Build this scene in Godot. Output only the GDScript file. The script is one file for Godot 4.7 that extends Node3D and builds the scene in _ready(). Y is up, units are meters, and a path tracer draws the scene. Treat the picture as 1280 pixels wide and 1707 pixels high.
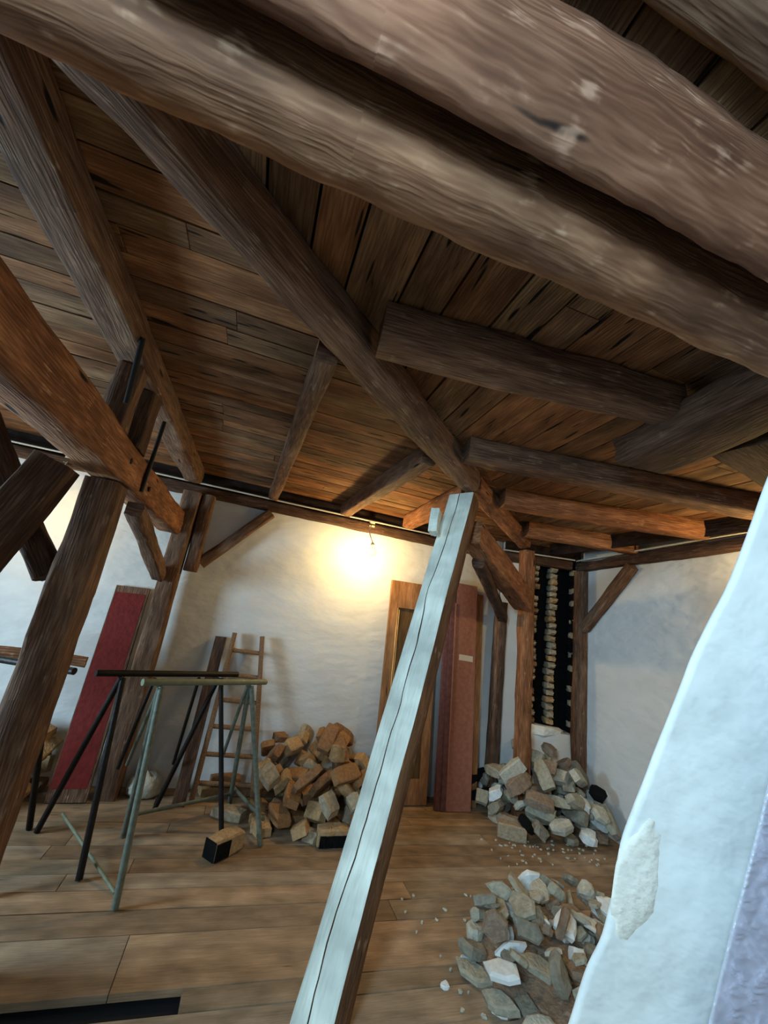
extends Node3D
# An attic under a boarded timber ceiling: painted raking strut, tie beams overhead, brick heaps, trestles and leaning doors.
# x runs along the back wall to the right, -z runs towards the back wall, y is up; metres.

const WALL_Z := -4.37      # face of the back wall
const PLATE := 2.72        # top of the wall plates, underside of the joists
const CEIL := 2.87         # underside of the ceiling boards

var rng := RandomNumberGenerator.new()
var noise := FastNoiseLite.new()
var M := {}
var used := {}

# ---------------------------------------------------------------- naming
func numbered(called: String) -> String:
	if not used.has(called):
		used[called] = 0
		return called
	used[called] += 1
	return "%s_%03d" % [called, used[called]]

func tag(o: Node, label: String, category: String, group := "") -> void:
	o.set_meta("label", label)
	o.set_meta("category", category)
	if group != "":
		o.set_meta("group", group)

func thing(called: String, label: String, category: String, at := Vector3.ZERO, group := "") -> Node3D:
	var o := Node3D.new()
	o.name = numbered(called)
	add_child(o)
	o.position = at
	tag(o, label, category, group)
	return o

func put(called: String, mesh: Mesh, mat: Material, parent: Node = self, at := Vector3.ZERO) -> MeshInstance3D:
	var o := MeshInstance3D.new()
	o.mesh = mesh
	if mat != null:
		o.material_override = mat
	o.name = numbered(called) if parent == self else called
	parent.add_child(o, true)
	o.position = at
	o.cast_shadow = GeometryInstance3D.SHADOW_CASTING_SETTING_ON
	return o

func single(called: String, mesh: Mesh, mat: Material, label: String, category: String, at := Vector3.ZERO, group := "") -> MeshInstance3D:
	var o := put(called, mesh, mat, self, at)
	tag(o, label, category, group)
	return o

func struct(called: String, mesh: Mesh, mat: Material, at := Vector3.ZERO) -> MeshInstance3D:
	var o := put(called, mesh, mat, self, at)
	o.set_meta("kind", "structure")
	return o

# ---------------------------------------------------------------- textures
func gray(seed_: int, freq: float, w: int, h: int, octaves := 4) -> Image:
	var n := FastNoiseLite.new()
	n.seed = seed_
	n.noise_type = FastNoiseLite.TYPE_SIMPLEX_SMOOTH
	n.frequency = freq
	n.fractal_octaves = octaves
	return n.get_seamless_image(w, h)

func stretched(seed_: int, freq: float, w: int, h: int, W: int, H: int, octaves := 4) -> PackedByteArray:
	var im := gray(seed_, freq, w, h, octaves)
	im.resize(W, H, Image.INTERPOLATE_CUBIC)
	im.convert(Image.FORMAT_L8)
	return im.get_data()

func tex(im: Image) -> ImageTexture:
	im.generate_mipmaps()
	return ImageTexture.create_from_image(im)

# wood: grain along u. slits = share of dark cracks, dust = share of chalky remains
func wood(seed_: int, dark: Color, mid: Color, light: Color, slits: float, dust: float, dust_color := Color(0.72, 0.69, 0.64), W := 768, H := 256) -> Array:
	var fine := stretched(seed_, 0.16, 48, H, W, H, 4)
	var band := stretched(seed_ + 1, 0.05, 24, 64, W, H, 3)
	var blot := stretched(seed_ + 2, 0.03, 128, 64, W, H, 4)
	var slit := stretched(seed_ + 3, 0.07, 48, 128, W, H, 2)
	var chalk := stretched(seed_ + 4, 0.035, 256, 128, W, H, 5)
	var data := PackedByteArray()
	data.resize(W * H * 3)
	var bump := PackedByteArray()
	bump.resize(W * H)
	for i in W * H:
		var f := fine[i] / 255.0
		var b := band[i] / 255.0
		var t := clampf(f * 0.55 + b * 0.45, 0.0, 1.0)
		t = smoothstep(0.15, 0.85, t)
		var c := dark.lerp(mid, minf(1.0, t * 2.0)) if t < 0.5 else mid.lerp(light, t * 2.0 - 1.0)
		var m := 0.86 + 0.28 * blot[i] / 255.0
		c = Color(c.r * m, c.g * m, c.b * m)
		var s := 1.0 - smoothstep(slits - 0.05, slits + 0.05, slit[i] / 255.0)
		c = c.lerp(Color(0.035, 0.027, 0.022), s * 0.85)
		var d := smoothstep(1.0 - dust - 0.12, 1.0 - dust + 0.12, chalk[i] / 255.0 * 0.75 + f * 0.25)
		c = c.lerp(dust_color, d * 0.75)
		data[i * 3] = int(clampf(c.r, 0, 1) * 255)
		data[i * 3 + 1] = int(clampf(c.g, 0, 1) * 255)
		data[i * 3 + 2] = int(clampf(c.b, 0, 1) * 255)
		bump[i] = int(clampf(f * 0.6 + b * 0.3 - s * 0.5 + d * 0.15 + 0.1, 0, 1) * 255)
	var im := Image.create_from_data(W, H, false, Image.FORMAT_RGB8, data)
	var nm := Image.create_from_data(W, H, false, Image.FORMAT_L8, bump)
	nm.convert(Image.FORMAT_RGBA8)
	nm.bump_map_to_normal_map(3.0)
	return [tex(im), tex(nm)]

func wood_mat(t: Array, tint := Color.WHITE, rough := 0.85, bump := 0.8) -> StandardMaterial3D:
	var m := StandardMaterial3D.new()
	m.albedo_texture = t[0]
	m.albedo_color = tint
	m.normal_enabled = true
	m.normal_texture = t[1]
	m.normal_scale = bump
	m.roughness = rough
	m.metallic_specular = 0.3
	return m

# mottled colour in world or object space
func mottled(seed_: int, a: Color, b: Color, scale: float, freq := 0.02, bump_freq := 0.03, bump_scale := 1.0, rough := 0.9, world := true, stretch := Vector3.ONE) -> StandardMaterial3D:
	var W := 256
	var base := gray(seed_, freq, W, W, 5)
	base.convert(Image.FORMAT_L8)
	var data := base.get_data()
	var out := PackedByteArray()
	out.resize(W * W * 3)
	for i in W * W:
		var c := a.lerp(b, data[i] / 255.0)
		out[i * 3] = int(c.r * 255)
		out[i * 3 + 1] = int(c.g * 255)
		out[i * 3 + 2] = int(c.b * 255)
	var m := StandardMaterial3D.new()
	m.albedo_texture = tex(Image.create_from_data(W, W, false, Image.FORMAT_RGB8, out))
	if bump_scale > 0.0:
		var nm := gray(seed_ + 9, bump_freq, W, W, 4)
		nm.convert(Image.FORMAT_RGBA8)
		nm.bump_map_to_normal_map(4.0)
		m.normal_enabled = true
		m.normal_texture = tex(nm)
		m.normal_scale = bump_scale
	m.uv1_triplanar = true
	m.uv1_world_triplanar = world
	m.uv1_scale = Vector3.ONE * scale * stretch
	m.roughness = rough
	m.metallic_specular = 0.3
	return m

func plain(c: Color, rough := 0.8, metal := 0.0) -> StandardMaterial3D:
	var m := StandardMaterial3D.new()
	m.albedo_color = c
	m.roughness = rough
	m.metallic = metal
	return m

# ---------------------------------------------------------------- shapes
func begin() -> SurfaceTool:
	var st := SurfaceTool.new()
	st.begin(Mesh.PRIMITIVE_TRIANGLES)
	return st

func tri(st: SurfaceTool, a: Vector3, b: Vector3, c: Vector3, ua := Vector2.ZERO, ub := Vector2.ZERO, uc := Vector2.ZERO) -> void:
	st.set_uv(ua); st.add_vertex(a)
	st.set_uv(ub); st.add_vertex(b)
	st.set_uv(uc); st.add_vertex(c)

# quad given anticlockwise seen from outside
func quad(st: SurfaceTool, a: Vector3, b: Vector3, c: Vector3, d: Vector3, ua := Vector2.ZERO, ub := Vector2.ZERO, uc := Vector2.ZERO, ud := Vector2.ZERO) -> void:
	tri(st, a, c, b, ua, uc, ub)
	tri(st, a, d, c, ua, ud, uc)

func done(st: SurfaceTool) -> ArrayMesh:
	st.generate_normals()
	st.generate_tangents()
	return st.commit()

# an extruded body through rings of equal count; every ring runs anticlockwise seen from its end (looking back along the axis)
func loft(st: SurfaceTool, rings: Array, us: Array, vs: Array, smooth := true, caps := true, from := 0, to := -1) -> void:
	var n: int = rings[0].size()
	var last := n if to < 0 else to
	st.set_smooth_group(0 if smooth else -1)
	for k in rings.size() - 1:
		for i in range(from, last):
			var j := (i + 1) % n
			var v0: float = vs[i]
			var v1: float = vs[i + 1]
			quad(st, rings[k][i], rings[k][j], rings[k + 1][j], rings[k + 1][i],
				Vector2(us[k], v0), Vector2(us[k], v1), Vector2(us[k + 1], v1), Vector2(us[k + 1], v0))
	if caps:
		st.set_smooth_group(-1)
		for e in [0, rings.size() - 1]:
			var r: Array = rings[e]
			var c := Vector3.ZERO
			for p in r:
				c += p
			c /= r.size()
			for i in n:
				var j := (i + 1) % n
				var s: Vector3 = (r[i] - c) * 1.5
				var s2: Vector3 = (r[j] - c) * 1.5
				var u0 := Vector2(s.x + s.z * 0.7, s.y)
				var u1 := Vector2(s2.x + s2.z * 0.7, s2.y)
				if e == 0:
					tri(st, c, r[i], r[j], Vector2.ZERO, u0, u1)
				else:
					tri(st, c, r[j], r[i], Vector2.ZERO, u1, u0)

# a hewn timber from a to b (axis of the middle), w across, h along "up"; returns a mesh about the middle of a..b
func timber(a: Vector3, b: Vector3, w: float, h: float, up := Vector3.UP, rough := 0.006, wane := 0.022, taper := 1.0, bow := 0.0) -> ArrayMesh:
	var mid := (a + b) * 0.5
	var ax := (b - a).normalized()
	var side := ax.cross(up).normalized()
	var v := side.cross(ax).normalized()
	var length := a.distance_to(b)
	var steps := maxi(3, int(length / 0.11))
	var st := begin()
	var rings := []
	var us := []
	var vs := []
	var u0 := rng.randf() * 7.0
	var v0 := rng.randf()
	var ph := rng.randf() * 90.0
	for k in steps + 1:
		var t := float(k) / steps
		var s := t * length
		var sc := lerpf(1.0, taper, t)
		var ring := []
		var hw := w * 0.5 * sc
		var hh := h * 0.5 * sc
		var off := v * bow * sin(t * PI)
		for q in 4:   # corners: +side +v, -side +v, -side -v, +side -v
			var sx := 1.0 if (q == 0 or q == 3) else -1.0
			var sy := 1.0 if q < 2 else -1.0
			var r := wane * (0.45 + 0.9 * (0.5 + 0.5 * noise.get_noise_3d(s * 9.0 + ph, q * 41.0, ph)))
			r = minf(r, minf(hw, hh) * 0.8)
			var corner := [Vector2(sx * hw, sy * (hh - r)), Vector2(sx * (hw - r * 0.3), sy * (hh - r * 0.3)), Vector2(sx * (hw - r), sy * hh)]
			if sx * sy < 0:
				corner.reverse()
			for p in corner:
				ring.append(p)
			ring.append(Vector2(0, sy * hh) if (q == 0 or q == 2) else Vector2(sx * hw, 0))
		# order: corner0 (3), top mid, corner1 (3), left mid, corner2 (3), bottom mid, corner3 (3), right mid
		var pts := []
		for i in ring.size():
			var p: Vector2 = ring[i]
			var d := rough * noise.get_noise_3d(s * 14.0 + ph, i * 23.0, 7.0) * 2.0 + rough * noise.get_noise_3d(s * 45.0, i * 31.0, ph)
			p += p.normalized() * d
			pts.append(a - mid + ax * s + side * p.x + v * p.y + off)
		pts.reverse()
		rings.append(pts)
		us.append(u0 + s / 1.3)
	vs = [v0]
	var n: int = rings[0].size()
	for i in n:
		vs.append(vs[i] + rings[0][i].distance_to(rings[0][(i + 1) % n]) / 0.42)
	loft(st, rings, us, vs)
	return done(st)

func beam(called: String, label: String, a: Vector3, b: Vector3, w: float, h: float, mat: Material, group := "", up := Vector3.UP, rough := 0.006, wane := 0.022, taper := 1.0, bow := 0.0) -> MeshInstance3D:
	return single(called, timber(a, b, w, h, up, rough, wane, taper, bow), mat, label, "beam", (a + b) * 0.5, group)

# prism: polygon (anticlockwise seen from +n) swept from origin plane along n by depth
func board(st: SurfaceTool, p: Array, down: Vector3, grain: Vector3, uv0: Vector2, bevel := 0.0) -> void:
	# p: corners of the visible face anticlockwise seen from outside; "down" points to the hidden side
	var across := grain.cross(down).normalized()
	var c := Vector3.ZERO
	for q in p:
		c += q
	c /= p.size()
	var uvf := func(q: Vector3) -> Vector2: return uv0 + Vector2(q.dot(grain) / 1.3, q.dot(across) / 0.42)
	var n := p.size()
	var top := []
	for q in p:
		top.append(q.move_toward(c, bevel))
	st.set_smooth_group(-1)
	for i in range(1, n - 1):
		tri(st, top[0], top[i + 1], top[i], uvf.call(top[0]), uvf.call(top[i + 1]), uvf.call(top[i]))
	for i in n:
		var j := (i + 1) % n
		var a: Vector3 = p[i] + down.normalized() * bevel
		var b: Vector3 = p[j] + down.normalized() * bevel
		if bevel > 0.0:
			quad(st, a, b, top[j], top[i], uvf.call(a), uvf.call(b), uvf.call(top[j]), uvf.call(top[i]))
		var a2: Vector3 = p[i] + down
		var b2: Vector3 = p[j] + down
		quad(st, a2, b2, b, a, uvf.call(p[i]) + Vector2(0, 0.1), uvf.call(p[j]) + Vector2(0, 0.1), uvf.call(b), uvf.call(a))
	for i in range(1, n - 1):
		tri(st, p[0] + down, p[i] + down, p[i + 1] + down, uvf.call(p[0]), uvf.call(p[i]), uvf.call(p[i + 1]))

func box(st: SurfaceTool, lo: Vector3, hi: Vector3, basis := Basis.IDENTITY, at := Vector3.ZERO, uv_scale := 1.0) -> void:
	st.set_smooth_group(-1)
	for f in [[Vector3(1, 0, 0), Vector3(0, 0, -1), Vector3(0, 1, 0)], [Vector3(-1, 0, 0), Vector3(0, 0, 1), Vector3(0, 1, 0)],
			[Vector3(0, 1, 0), Vector3(1, 0, 0), Vector3(0, 0, -1)], [Vector3(0, -1, 0), Vector3(1, 0, 0), Vector3(0, 0, 1)],
			[Vector3(0, 0, 1), Vector3(1, 0, 0), Vector3(0, 1, 0)], [Vector3(0, 0, -1), Vector3(-1, 0, 0), Vector3(0, 1, 0)]]:
		var c := (lo + hi) * 0.5
		var e := (hi - lo) * 0.5
		var n: Vector3 = f[0] * e
		var u: Vector3 = f[1] * e
		var v: Vector3 = f[2] * e
		var lu := u.length() * uv_scale
		var lv := v.length() * uv_scale
		var q := [c + n - u - v, c + n + u - v, c + n + u + v, c + n - u + v]
		for i in 4:
			q[i] = basis * q[i] + at
		quad(st, q[0], q[1], q[2], q[3], Vector2(-lu, -lv), Vector2(lu, -lv), Vector2(lu, lv), Vector2(-lu, lv))

func boxes(list: Array, at := Vector3.ZERO) -> ArrayMesh:
	var st := begin()
	for b in list:
		box(st, b[0] - at, b[1] - at)
	return done(st)

# round bar through points
func tube(st: SurfaceTool, pts: Array, r: float, sides := 10, caps := true) -> void:
	var rings := []
	var us := []
	var vs := []
	var ref := Vector3.UP
	var d0: Vector3 = (pts[1] - pts[0]).normalized()
	if absf(d0.dot(ref)) > 0.8:
		ref = Vector3.RIGHT
	var u := 0.0
	for k in pts.size():
		var d: Vector3
		if k == 0:
			d = pts[1] - pts[0]
		elif k == pts.size() - 1:
			d = pts[k] - pts[k - 1]
		else:
			d = (pts[k + 1] - pts[k - 1])
		d = d.normalized()
		var s := d.cross(ref).normalized()
		var t := s.cross(d).normalized()
		var ring := []
		for i in sides:
			var an := -TAU * i / sides
			ring.append(pts[k] + (s * cos(an) + t * sin(an)) * r)
		rings.append(ring)
		if k > 0:
			u += pts[k].distance_to(pts[k - 1])
		us.append(u)
	for i in sides + 1:
		vs.append(float(i) / sides * 0.3)
	loft(st, rings, us, vs, true, caps)

func tube_mesh(pts: Array, r: float, at := Vector3.ZERO, sides := 10) -> ArrayMesh:
	var st := begin()
	var q := []
	for p in pts:
		q.append(p - at)
	tube(st, q, r, sides)
	return done(st)

# lathe about y: profile of Vector2(radius, y) from bottom to top
func lathe(profile: Array, sides := 20) -> ArrayMesh:
	var st := begin()
	st.set_smooth_group(0)
	for k in profile.size() - 1:
		var p: Vector2 = profile[k]
		var q: Vector2 = profile[k + 1]
		for i in sides:
			var a := TAU * i / sides
			var b := TAU * (i + 1) / sides
			quad(st, Vector3(cos(b) * p.x, p.y, sin(b) * p.x), Vector3(cos(a) * p.x, p.y, sin(a) * p.x), Vector3(cos(a) * q.x, q.y, sin(a) * q.x), Vector3(cos(b) * q.x, q.y, sin(b) * q.x))
	return done(st)

# a worn brick: bevelled box with knocked corners
func brick_mesh(l: float, h: float, w: float, wear: float, cut := 0.0) -> ArrayMesh:
	var st := begin()
	st.set_smooth_group(-1)
	var rings := []
	var us := []
	var steps := 4
	for k in steps + 1:
		var t := float(k) / steps
		var x := (t - 0.5) * l
		var inset := 0.006 + wear * rng.randf() if (k == 0 or k == steps) else 0.0
		var ring := []
		for p in [Vector2(1, -0.8), Vector2(1, 0.8), Vector2(0.85, 1), Vector2(-0.85, 1), Vector2(-1, 0.8), Vector2(-1, -0.8), Vector2(-0.85, -1), Vector2(0.85, -1)]:
			var j := Vector2(rng.randf_range(-1, 1), rng.randf_range(-1, 1)) * wear * 0.5
			var y: float = p.y * (h * 0.5 - inset) + j.y
			var z: float = p.x * (w * 0.5 - inset) + j.x
			var cx: float = x + rng.randf_range(-1, 1) * wear * 0.4 - (cut * (p.y + 1.0) * 0.5 if k == steps else 0.0)
			ring.append(Vector3(cx, y, z))
		ring.reverse()
		rings.append(ring)
		us.append(x)
	var vs := []
	for i in 9:
		vs.append(i * 0.1)
	loft(st, rings, us, vs, false)
	return done(st)

# a broken stone or plaster lump: jittered polygon with bevelled rims
func shard_mesh(rx: float, rz: float, th: float, corners: int, jag: float) -> ArrayMesh:
	var st := begin()
	var rings := []
	var base := []
	for i in corners:
		var a := TAU * i / corners + rng.randf_range(-0.25, 0.25)
		var r := 1.0 + rng.randf_range(-jag, jag)
		base.append(Vector3(cos(a) * rx * r, 0, sin(a) * rz * r))
	for lay in [[-0.5, 0.72], [-0.3, 0.97], [0.25, 1.0], [0.5, 0.78]]:
		var ring := []
		for p in base:
			var q: Vector3 = p * (lay[1] + rng.randf_range(-0.06, 0.06))
			q.y = th * (lay[0] + rng.randf_range(-0.12, 0.12))
			ring.append(q)
		ring.reverse()
		rings.append(ring)
	var vs := []
	for i in corners + 1:
		vs.append(i * 0.1)
	loft(st, rings, [0.0, 0.1, 0.2, 0.3], vs, false)
	return done(st)

# ---------------------------------------------------------------- heaps
# drop pieces on a heap: each comes to lie on what is under it. Returns transforms
func heap(count: int, lo: Vector2, hi: Vector2, want: Callable, size: Callable, seed_: int, steep := 0.8) -> Array:
	var r := RandomNumberGenerator.new()
	r.seed = seed_
	var g := 0.025
	var nx := int((hi.x - lo.x) / g) + 1
	var nz := int((hi.y - lo.y) / g) + 1
	var hf := PackedFloat32Array()
	hf.resize(nx * nz)
	var out := []
	for i in count:
		var best := Vector2.ZERO
		var gain := -9.0
		for c in 30:
			var p := Vector2(r.randf_range(lo.x, hi.x), r.randf_range(lo.y, hi.y))
			var w: float = want.call(p.x, p.y)
			if w <= 0.0:
				continue
			var at := clampi(int((p.y - lo.y) / g), 0, nz - 1) * nx + clampi(int((p.x - lo.x) / g), 0, nx - 1)
			if w - hf[at] < 0.015:
				continue
			var d: float = 2.0 - hf[at] + r.randf() * 0.06     # lowest places fill first
			if d > gain:
				gain = d
				best = p
		if gain < -0.02:
			continue
		var dim: Vector3 = size.call(i)
		var yaw := r.randf() * TAU
		var ux := Vector2(cos(yaw), -sin(yaw))
		var uz := Vector2(sin(yaw), cos(yaw))
		var hs := []
		var top := 0.0
		for a in [-0.5, -0.25, 0.0, 0.25, 0.5]:
			for b in [-0.5, 0.0, 0.5]:
				var q: Vector2 = best + ux * dim.x * a + uz * dim.z * b
				var y := hf[clampi(int((q.y - lo.y) / g), 0, nz - 1) * nx + clampi(int((q.x - lo.x) / g), 0, nx - 1)]
				hs.append(y)
				top = maxf(top, y)
		var e0: float = (hs[0] + hs[1] + hs[2]) / 3.0
		var e1: float = (hs[12] + hs[13] + hs[14]) / 3.0
		var s0: float = (hs[0] + hs[6] + hs[12]) / 3.0
		var s1: float = (hs[2] + hs[8] + hs[14]) / 3.0
		var pitch := clampf(atan2(e1 - e0, dim.x), -steep, steep)
		var roll := clampf(atan2(s1 - s0, dim.z), -steep, steep)
		var mean := 0.0
		for y in hs:
			mean += y
		mean /= hs.size()
		# raise until no sample of the sloping underside is far below the heap
		var base := -9.0
		var k := 0
		for a in [-0.5, -0.25, 0.0, 0.25, 0.5]:
			for b in [-0.5, 0.0, 0.5]:
				base = maxf(base, hs[k] - tan(pitch) * dim.x * a - tan(roll) * dim.z * b)
				k += 1
		base = lerpf(base, mean, 0.3)
		var basis := Basis(Vector3.UP, yaw) * Basis(Vector3(0, 0, 1), pitch) * Basis(Vector3(1, 0, 0), -roll)
		if r.randf() < 0.25 and top > 0.05:
			basis = basis * Basis(Vector3(1, 0, 0), PI * 0.5)
			base += (dim.z - dim.y) * 0.5
		var lowest := 0.0
		for sx in [-0.5, 0.5]:
			for sy in [-0.5, 0.5]:
				for sz in [-0.5, 0.5]:
					lowest = minf(lowest, (basis * (dim * Vector3(sx, sy, sz))).y)
		var cy := maxf(base + dim.y * 0.5, -lowest + 0.001)
		out.append(Transform3D(basis, Vector3(best.x, cy, best.y)))
		for a in range(-6, 7):
			for b in range(-4, 5):
				var fa := a / 12.0
				var fb := b / 8.0
				var q2: Vector2 = best + ux * dim.x * fa + uz * dim.z * fb
				var at2 := clampi(int((q2.y - lo.y) / g), 0, nz - 1) * nx + clampi(int((q2.x - lo.x) / g), 0, nx - 1)
				hf[at2] = maxf(hf[at2], cy + dim.y * 0.5 + tan(pitch) * dim.x * fa + tan(roll) * dim.z * fb)
	return out

# ================================================================ scene
func _ready() -> void:
	rng.seed = 20417
	noise.seed = 5
	noise.frequency = 0.12
	noise.fractal_octaves = 2
	# camera
	var cam := Camera3D.new()
	cam.name = "camera"
	cam.transform = Transform3D(Basis(Vector3(0.9400728, 0.14474401, 0.30872692), Vector3(-0.21624988, 0.95312938, 0.21161374), Vector3(-0.26362688, -0.26569448, 0.92731187)).orthonormalized(), Vector3(0, 1.65, 0))
	cam.fov = 103.74
	cam.near = 0.02
	add_child(cam)
	# sky outside the two unseen windows: pale overcast
	var env := Environment.new()
	var sm := ProceduralSkyMaterial.new()
	sm.sky_top_color = Color(0.62, 0.80, 0.93)
	sm.sky_horizon_color = Color(0.80, 0.91, 0.97)
	sm.ground_bottom_color = Color(0.30, 0.33, 0.33)
	sm.ground_horizon_color = Color(0.55, 0.62, 0.64)
	sm.sun_angle_max = 0.0
	sm.energy_multiplier = 1.0
	var sky := Sky.new()
	sky.sky_material = sm
	env.sky = sky
	env.background_mode = Environment.BG_SKY
	env.tonemap_mode = Environment.TONE_MAPPER_LINEAR
	env.tonemap_exposure = 0.74
	env.sdfgi_enabled = true
	env.ssao_enabled = true
	env.ssil_enabled = true
	var we := WorldEnvironment.new()
	we.name = "world_environment"
	we.environment = env
	add_child(we)
	# daylight lamps at two unseen windows, aimed at strut and flue and along the back wall
	for w in [[Vector3(-1.10, 2.25, 0.68), Vector2(0.60, 0.62), 19.0, Vector3(0.75, -0.45, -0.49)], [Vector3(-3.28, 1.35, -2.5), Vector2(0.76, 0.86), 17.0, Vector3.RIGHT]]:
		var win := AreaLight3D.new()
		win.name = numbered("unseen_window_daylight")
		win.area_size = w[1]
		win.position = w[0]
		win.basis = Basis.looking_at(w[3])
		win.light_color = Color(0.76, 0.91, 1.0)
		win.light_energy = w[2]
		win.area_range = 14.0
		win.area_attenuation = 2.0
		win.shadow_enabled = true
		add_child(win)

	materials()
	shell()
	timbers()
	lamps()
	leaning_things()
	trestles()
	brick_heaps()
	flue()

func materials() -> void:
	var dark_wood := wood(11, Color(0.285, 0.20, 0.152), Color(0.385, 0.28, 0.215), Color(0.48, 0.378, 0.303), 0.05, 0.20, Color(0.57, 0.50, 0.44))
	var tie_wood := wood(31, Color(0.31, 0.235, 0.185), Color(0.395, 0.315, 0.255), Color(0.48, 0.405, 0.34), 0.04, 0.24, Color(0.64, 0.60, 0.55))
	var board_wood := wood(51, Color(0.34, 0.235, 0.155), Color(0.43, 0.31, 0.215), Color(0.52, 0.40, 0.29), 0.13, 0.14, Color(0.54, 0.47, 0.39))
	var floor_wood := wood(71, Color(0.50, 0.425, 0.345), Color(0.55, 0.47, 0.385), Color(0.595, 0.515, 0.43), 0.02, 0.12, Color(0.63, 0.57, 0.50))
	var paint_wood := wood(91, Color(0.755, 0.775, 0.735), Color(0.785, 0.805, 0.765), Color(0.81, 0.83, 0.79), 0.01, 0.08, Color(0.84, 0.84, 0.80))
	var door_wood := wood(111, Color(0.44, 0.30, 0.19), Color(0.54, 0.38, 0.25), Color(0.62, 0.46, 0.31), 0.03, 0.04, Color(0.7, 0.6, 0.4))
	M.dark = wood_mat(dark_wood)
	M.darker = wood_mat(dark_wood, Color(0.76, 0.74, 0.74))
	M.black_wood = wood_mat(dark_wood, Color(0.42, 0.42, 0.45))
	M.warm = wood_mat(dark_wood, Color(1.25, 1.12, 0.98))  # warmer, lighter tint; the orange-lit joists carry it in their colour
	M.tie = wood_mat(tie_wood, Color(1.10, 0.98, 0.89), 0.75, 0.55)
	M.tie2 = wood_mat(tie_wood, Color(0.98, 0.83, 0.76), 0.75, 0.5)
	M.boards = []
	for c in [Color(1, 1, 1), Color(0.86, 0.84, 0.82), Color(1.1, 1.02, 0.95), Color(0.93, 0.86, 0.8), Color(0.98, 1.0, 0.98)]:
		M.boards.append(wood_mat(board_wood, c))
	M.floors = []
	for c in [Color(1, 1, 1), Color(0.93, 0.92, 0.9), Color(1.05, 1.0, 0.95), Color(0.9, 0.86, 0.82)]:
		M.floors.append(wood_mat(floor_wood, c, 0.62, 0.5))
	M.paint = wood_mat(paint_wood, Color(1, 1, 1), 0.7, 0.5)
	M.raw_side = wood_mat(tie_wood, Color(0.92, 0.82, 0.72), 0.8, 0.8)
	M.door_brown = wood_mat(door_wood, Color(1, 1, 1), 0.45, 0.3)
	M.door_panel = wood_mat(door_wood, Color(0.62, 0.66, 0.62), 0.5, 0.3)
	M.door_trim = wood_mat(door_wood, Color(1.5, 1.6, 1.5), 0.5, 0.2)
	M.door_red = mottled(131, Color(0.53, 0.34, 0.285), Color(0.61, 0.42, 0.36), 2.2, 0.03, 0.05, 0.25, 0.45)
	M.door_plum = mottled(132, Color(0.32, 0.20, 0.20), Color(0.43, 0.29, 0.30), 2.2, 0.03, 0.05, 0.3, 0.5)
	M.red_paint = mottled(133, Color(0.37, 0.10, 0.09), Color(0.45, 0.135, 0.115), 2.0, 0.02, 0.04, 0.3, 0.7)
	M.plaster = mottled(141, Color(0.755, 0.75, 0.745), Color(0.80, 0.795, 0.785), 0.55, 0.012, 0.030, 0.30, 0.95, true, Vector3(0.8, 1.7, 0.8))
	M.plaster_fresh = mottled(142, Color(0.80, 0.82, 0.81), Color(0.87, 0.88, 0.87), 0.9, 0.015, 0.03, 0.5, 0.9)
	M.plaster_broken = mottled(143, Color(0.80, 0.79, 0.75), Color(0.87, 0.855, 0.81), 2.0, 0.03, 0.05, 0.7, 0.95)
	M.soot = mottled(144, Color(0.012, 0.012, 0.014), Color(0.045, 0.045, 0.05), 1.5, 0.04, 0.05, 0.8, 0.95)
	M.brick = []
	for c in [[Color(0.48, 0.37, 0.25), Color(0.62, 0.49, 0.34)], [Color(0.55, 0.44, 0.31), Color(0.69, 0.57, 0.42)], [Color(0.42, 0.31, 0.22), Color(0.55, 0.42, 0.31)], [Color(0.50, 0.45, 0.37), Color(0.64, 0.58, 0.49)], [Color(0.48, 0.34, 0.22), Color(0.59, 0.44, 0.30)]]:
		M.brick.append(mottled(150 + M.brick.size() * 3, c[0], c[1], 3.5, 0.03, 0.06, 0.8, 0.95, false))
	M.stone = []
	for c in [[Color(0.52, 0.50, 0.44), Color(0.66, 0.64, 0.57)], [Color(0.60, 0.585, 0.53), Color(0.74, 0.725, 0.665)], [Color(0.44, 0.42, 0.375), Color(0.57, 0.55, 0.49)], [Color(0.46, 0.39, 0.33), Color(0.59, 0.52, 0.45)]]:
		M.stone.append(mottled(170 + M.stone.size() * 3, c[0], c[1], 3.5, 0.03, 0.06, 0.8, 0.95, false))
	M.chalk = mottled(190, Color(0.78, 0.80, 0.80), Color(0.88, 0.89, 0.88), 3.0, 0.03, 0.06, 0.3, 0.9, false)
	M.tube_grey = mottled(193, Color(0.30, 0.32, 0.29), Color(0.45, 0.47, 0.42), 3.0, 0.03, 0.06, 0.3, 0.5)
	M.tube_pale = mottled(194, Color(0.38, 0.40, 0.33), Color(0.52, 0.53, 0.44), 3.0, 0.03, 0.06, 0.3, 0.5)
	M.tube_dark = mottled(195, Color(0.07, 0.06, 0.058), Color(0.14, 0.115, 0.10), 3.0, 0.03, 0.06, 0.3, 0.5)
	M.rust = mottled(196, Color(0.36, 0.24, 0.16), Color(0.60, 0.48, 0.36), 6.0, 0.04, 0.06, 0.4, 0.7)
	M.iron = plain(Color(0.07, 0.05, 0.045), 0.6, 0.3)
	M.conduit = plain(Color(0.72, 0.70, 0.64), 0.5)
	M.void = plain(Color(0.03, 0.025, 0.02), 1.0)  # near-black, stands for the dark behind board gaps and inside holes
	M.fit = plain(Color(0.75, 0.72, 0.62), 0.5)

# ---------------------------------------------------------------- shell
func c_x(z: float) -> float:   # face of the right wall
	return 3.794 - 0.0919 * (z + 4.055)

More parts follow.
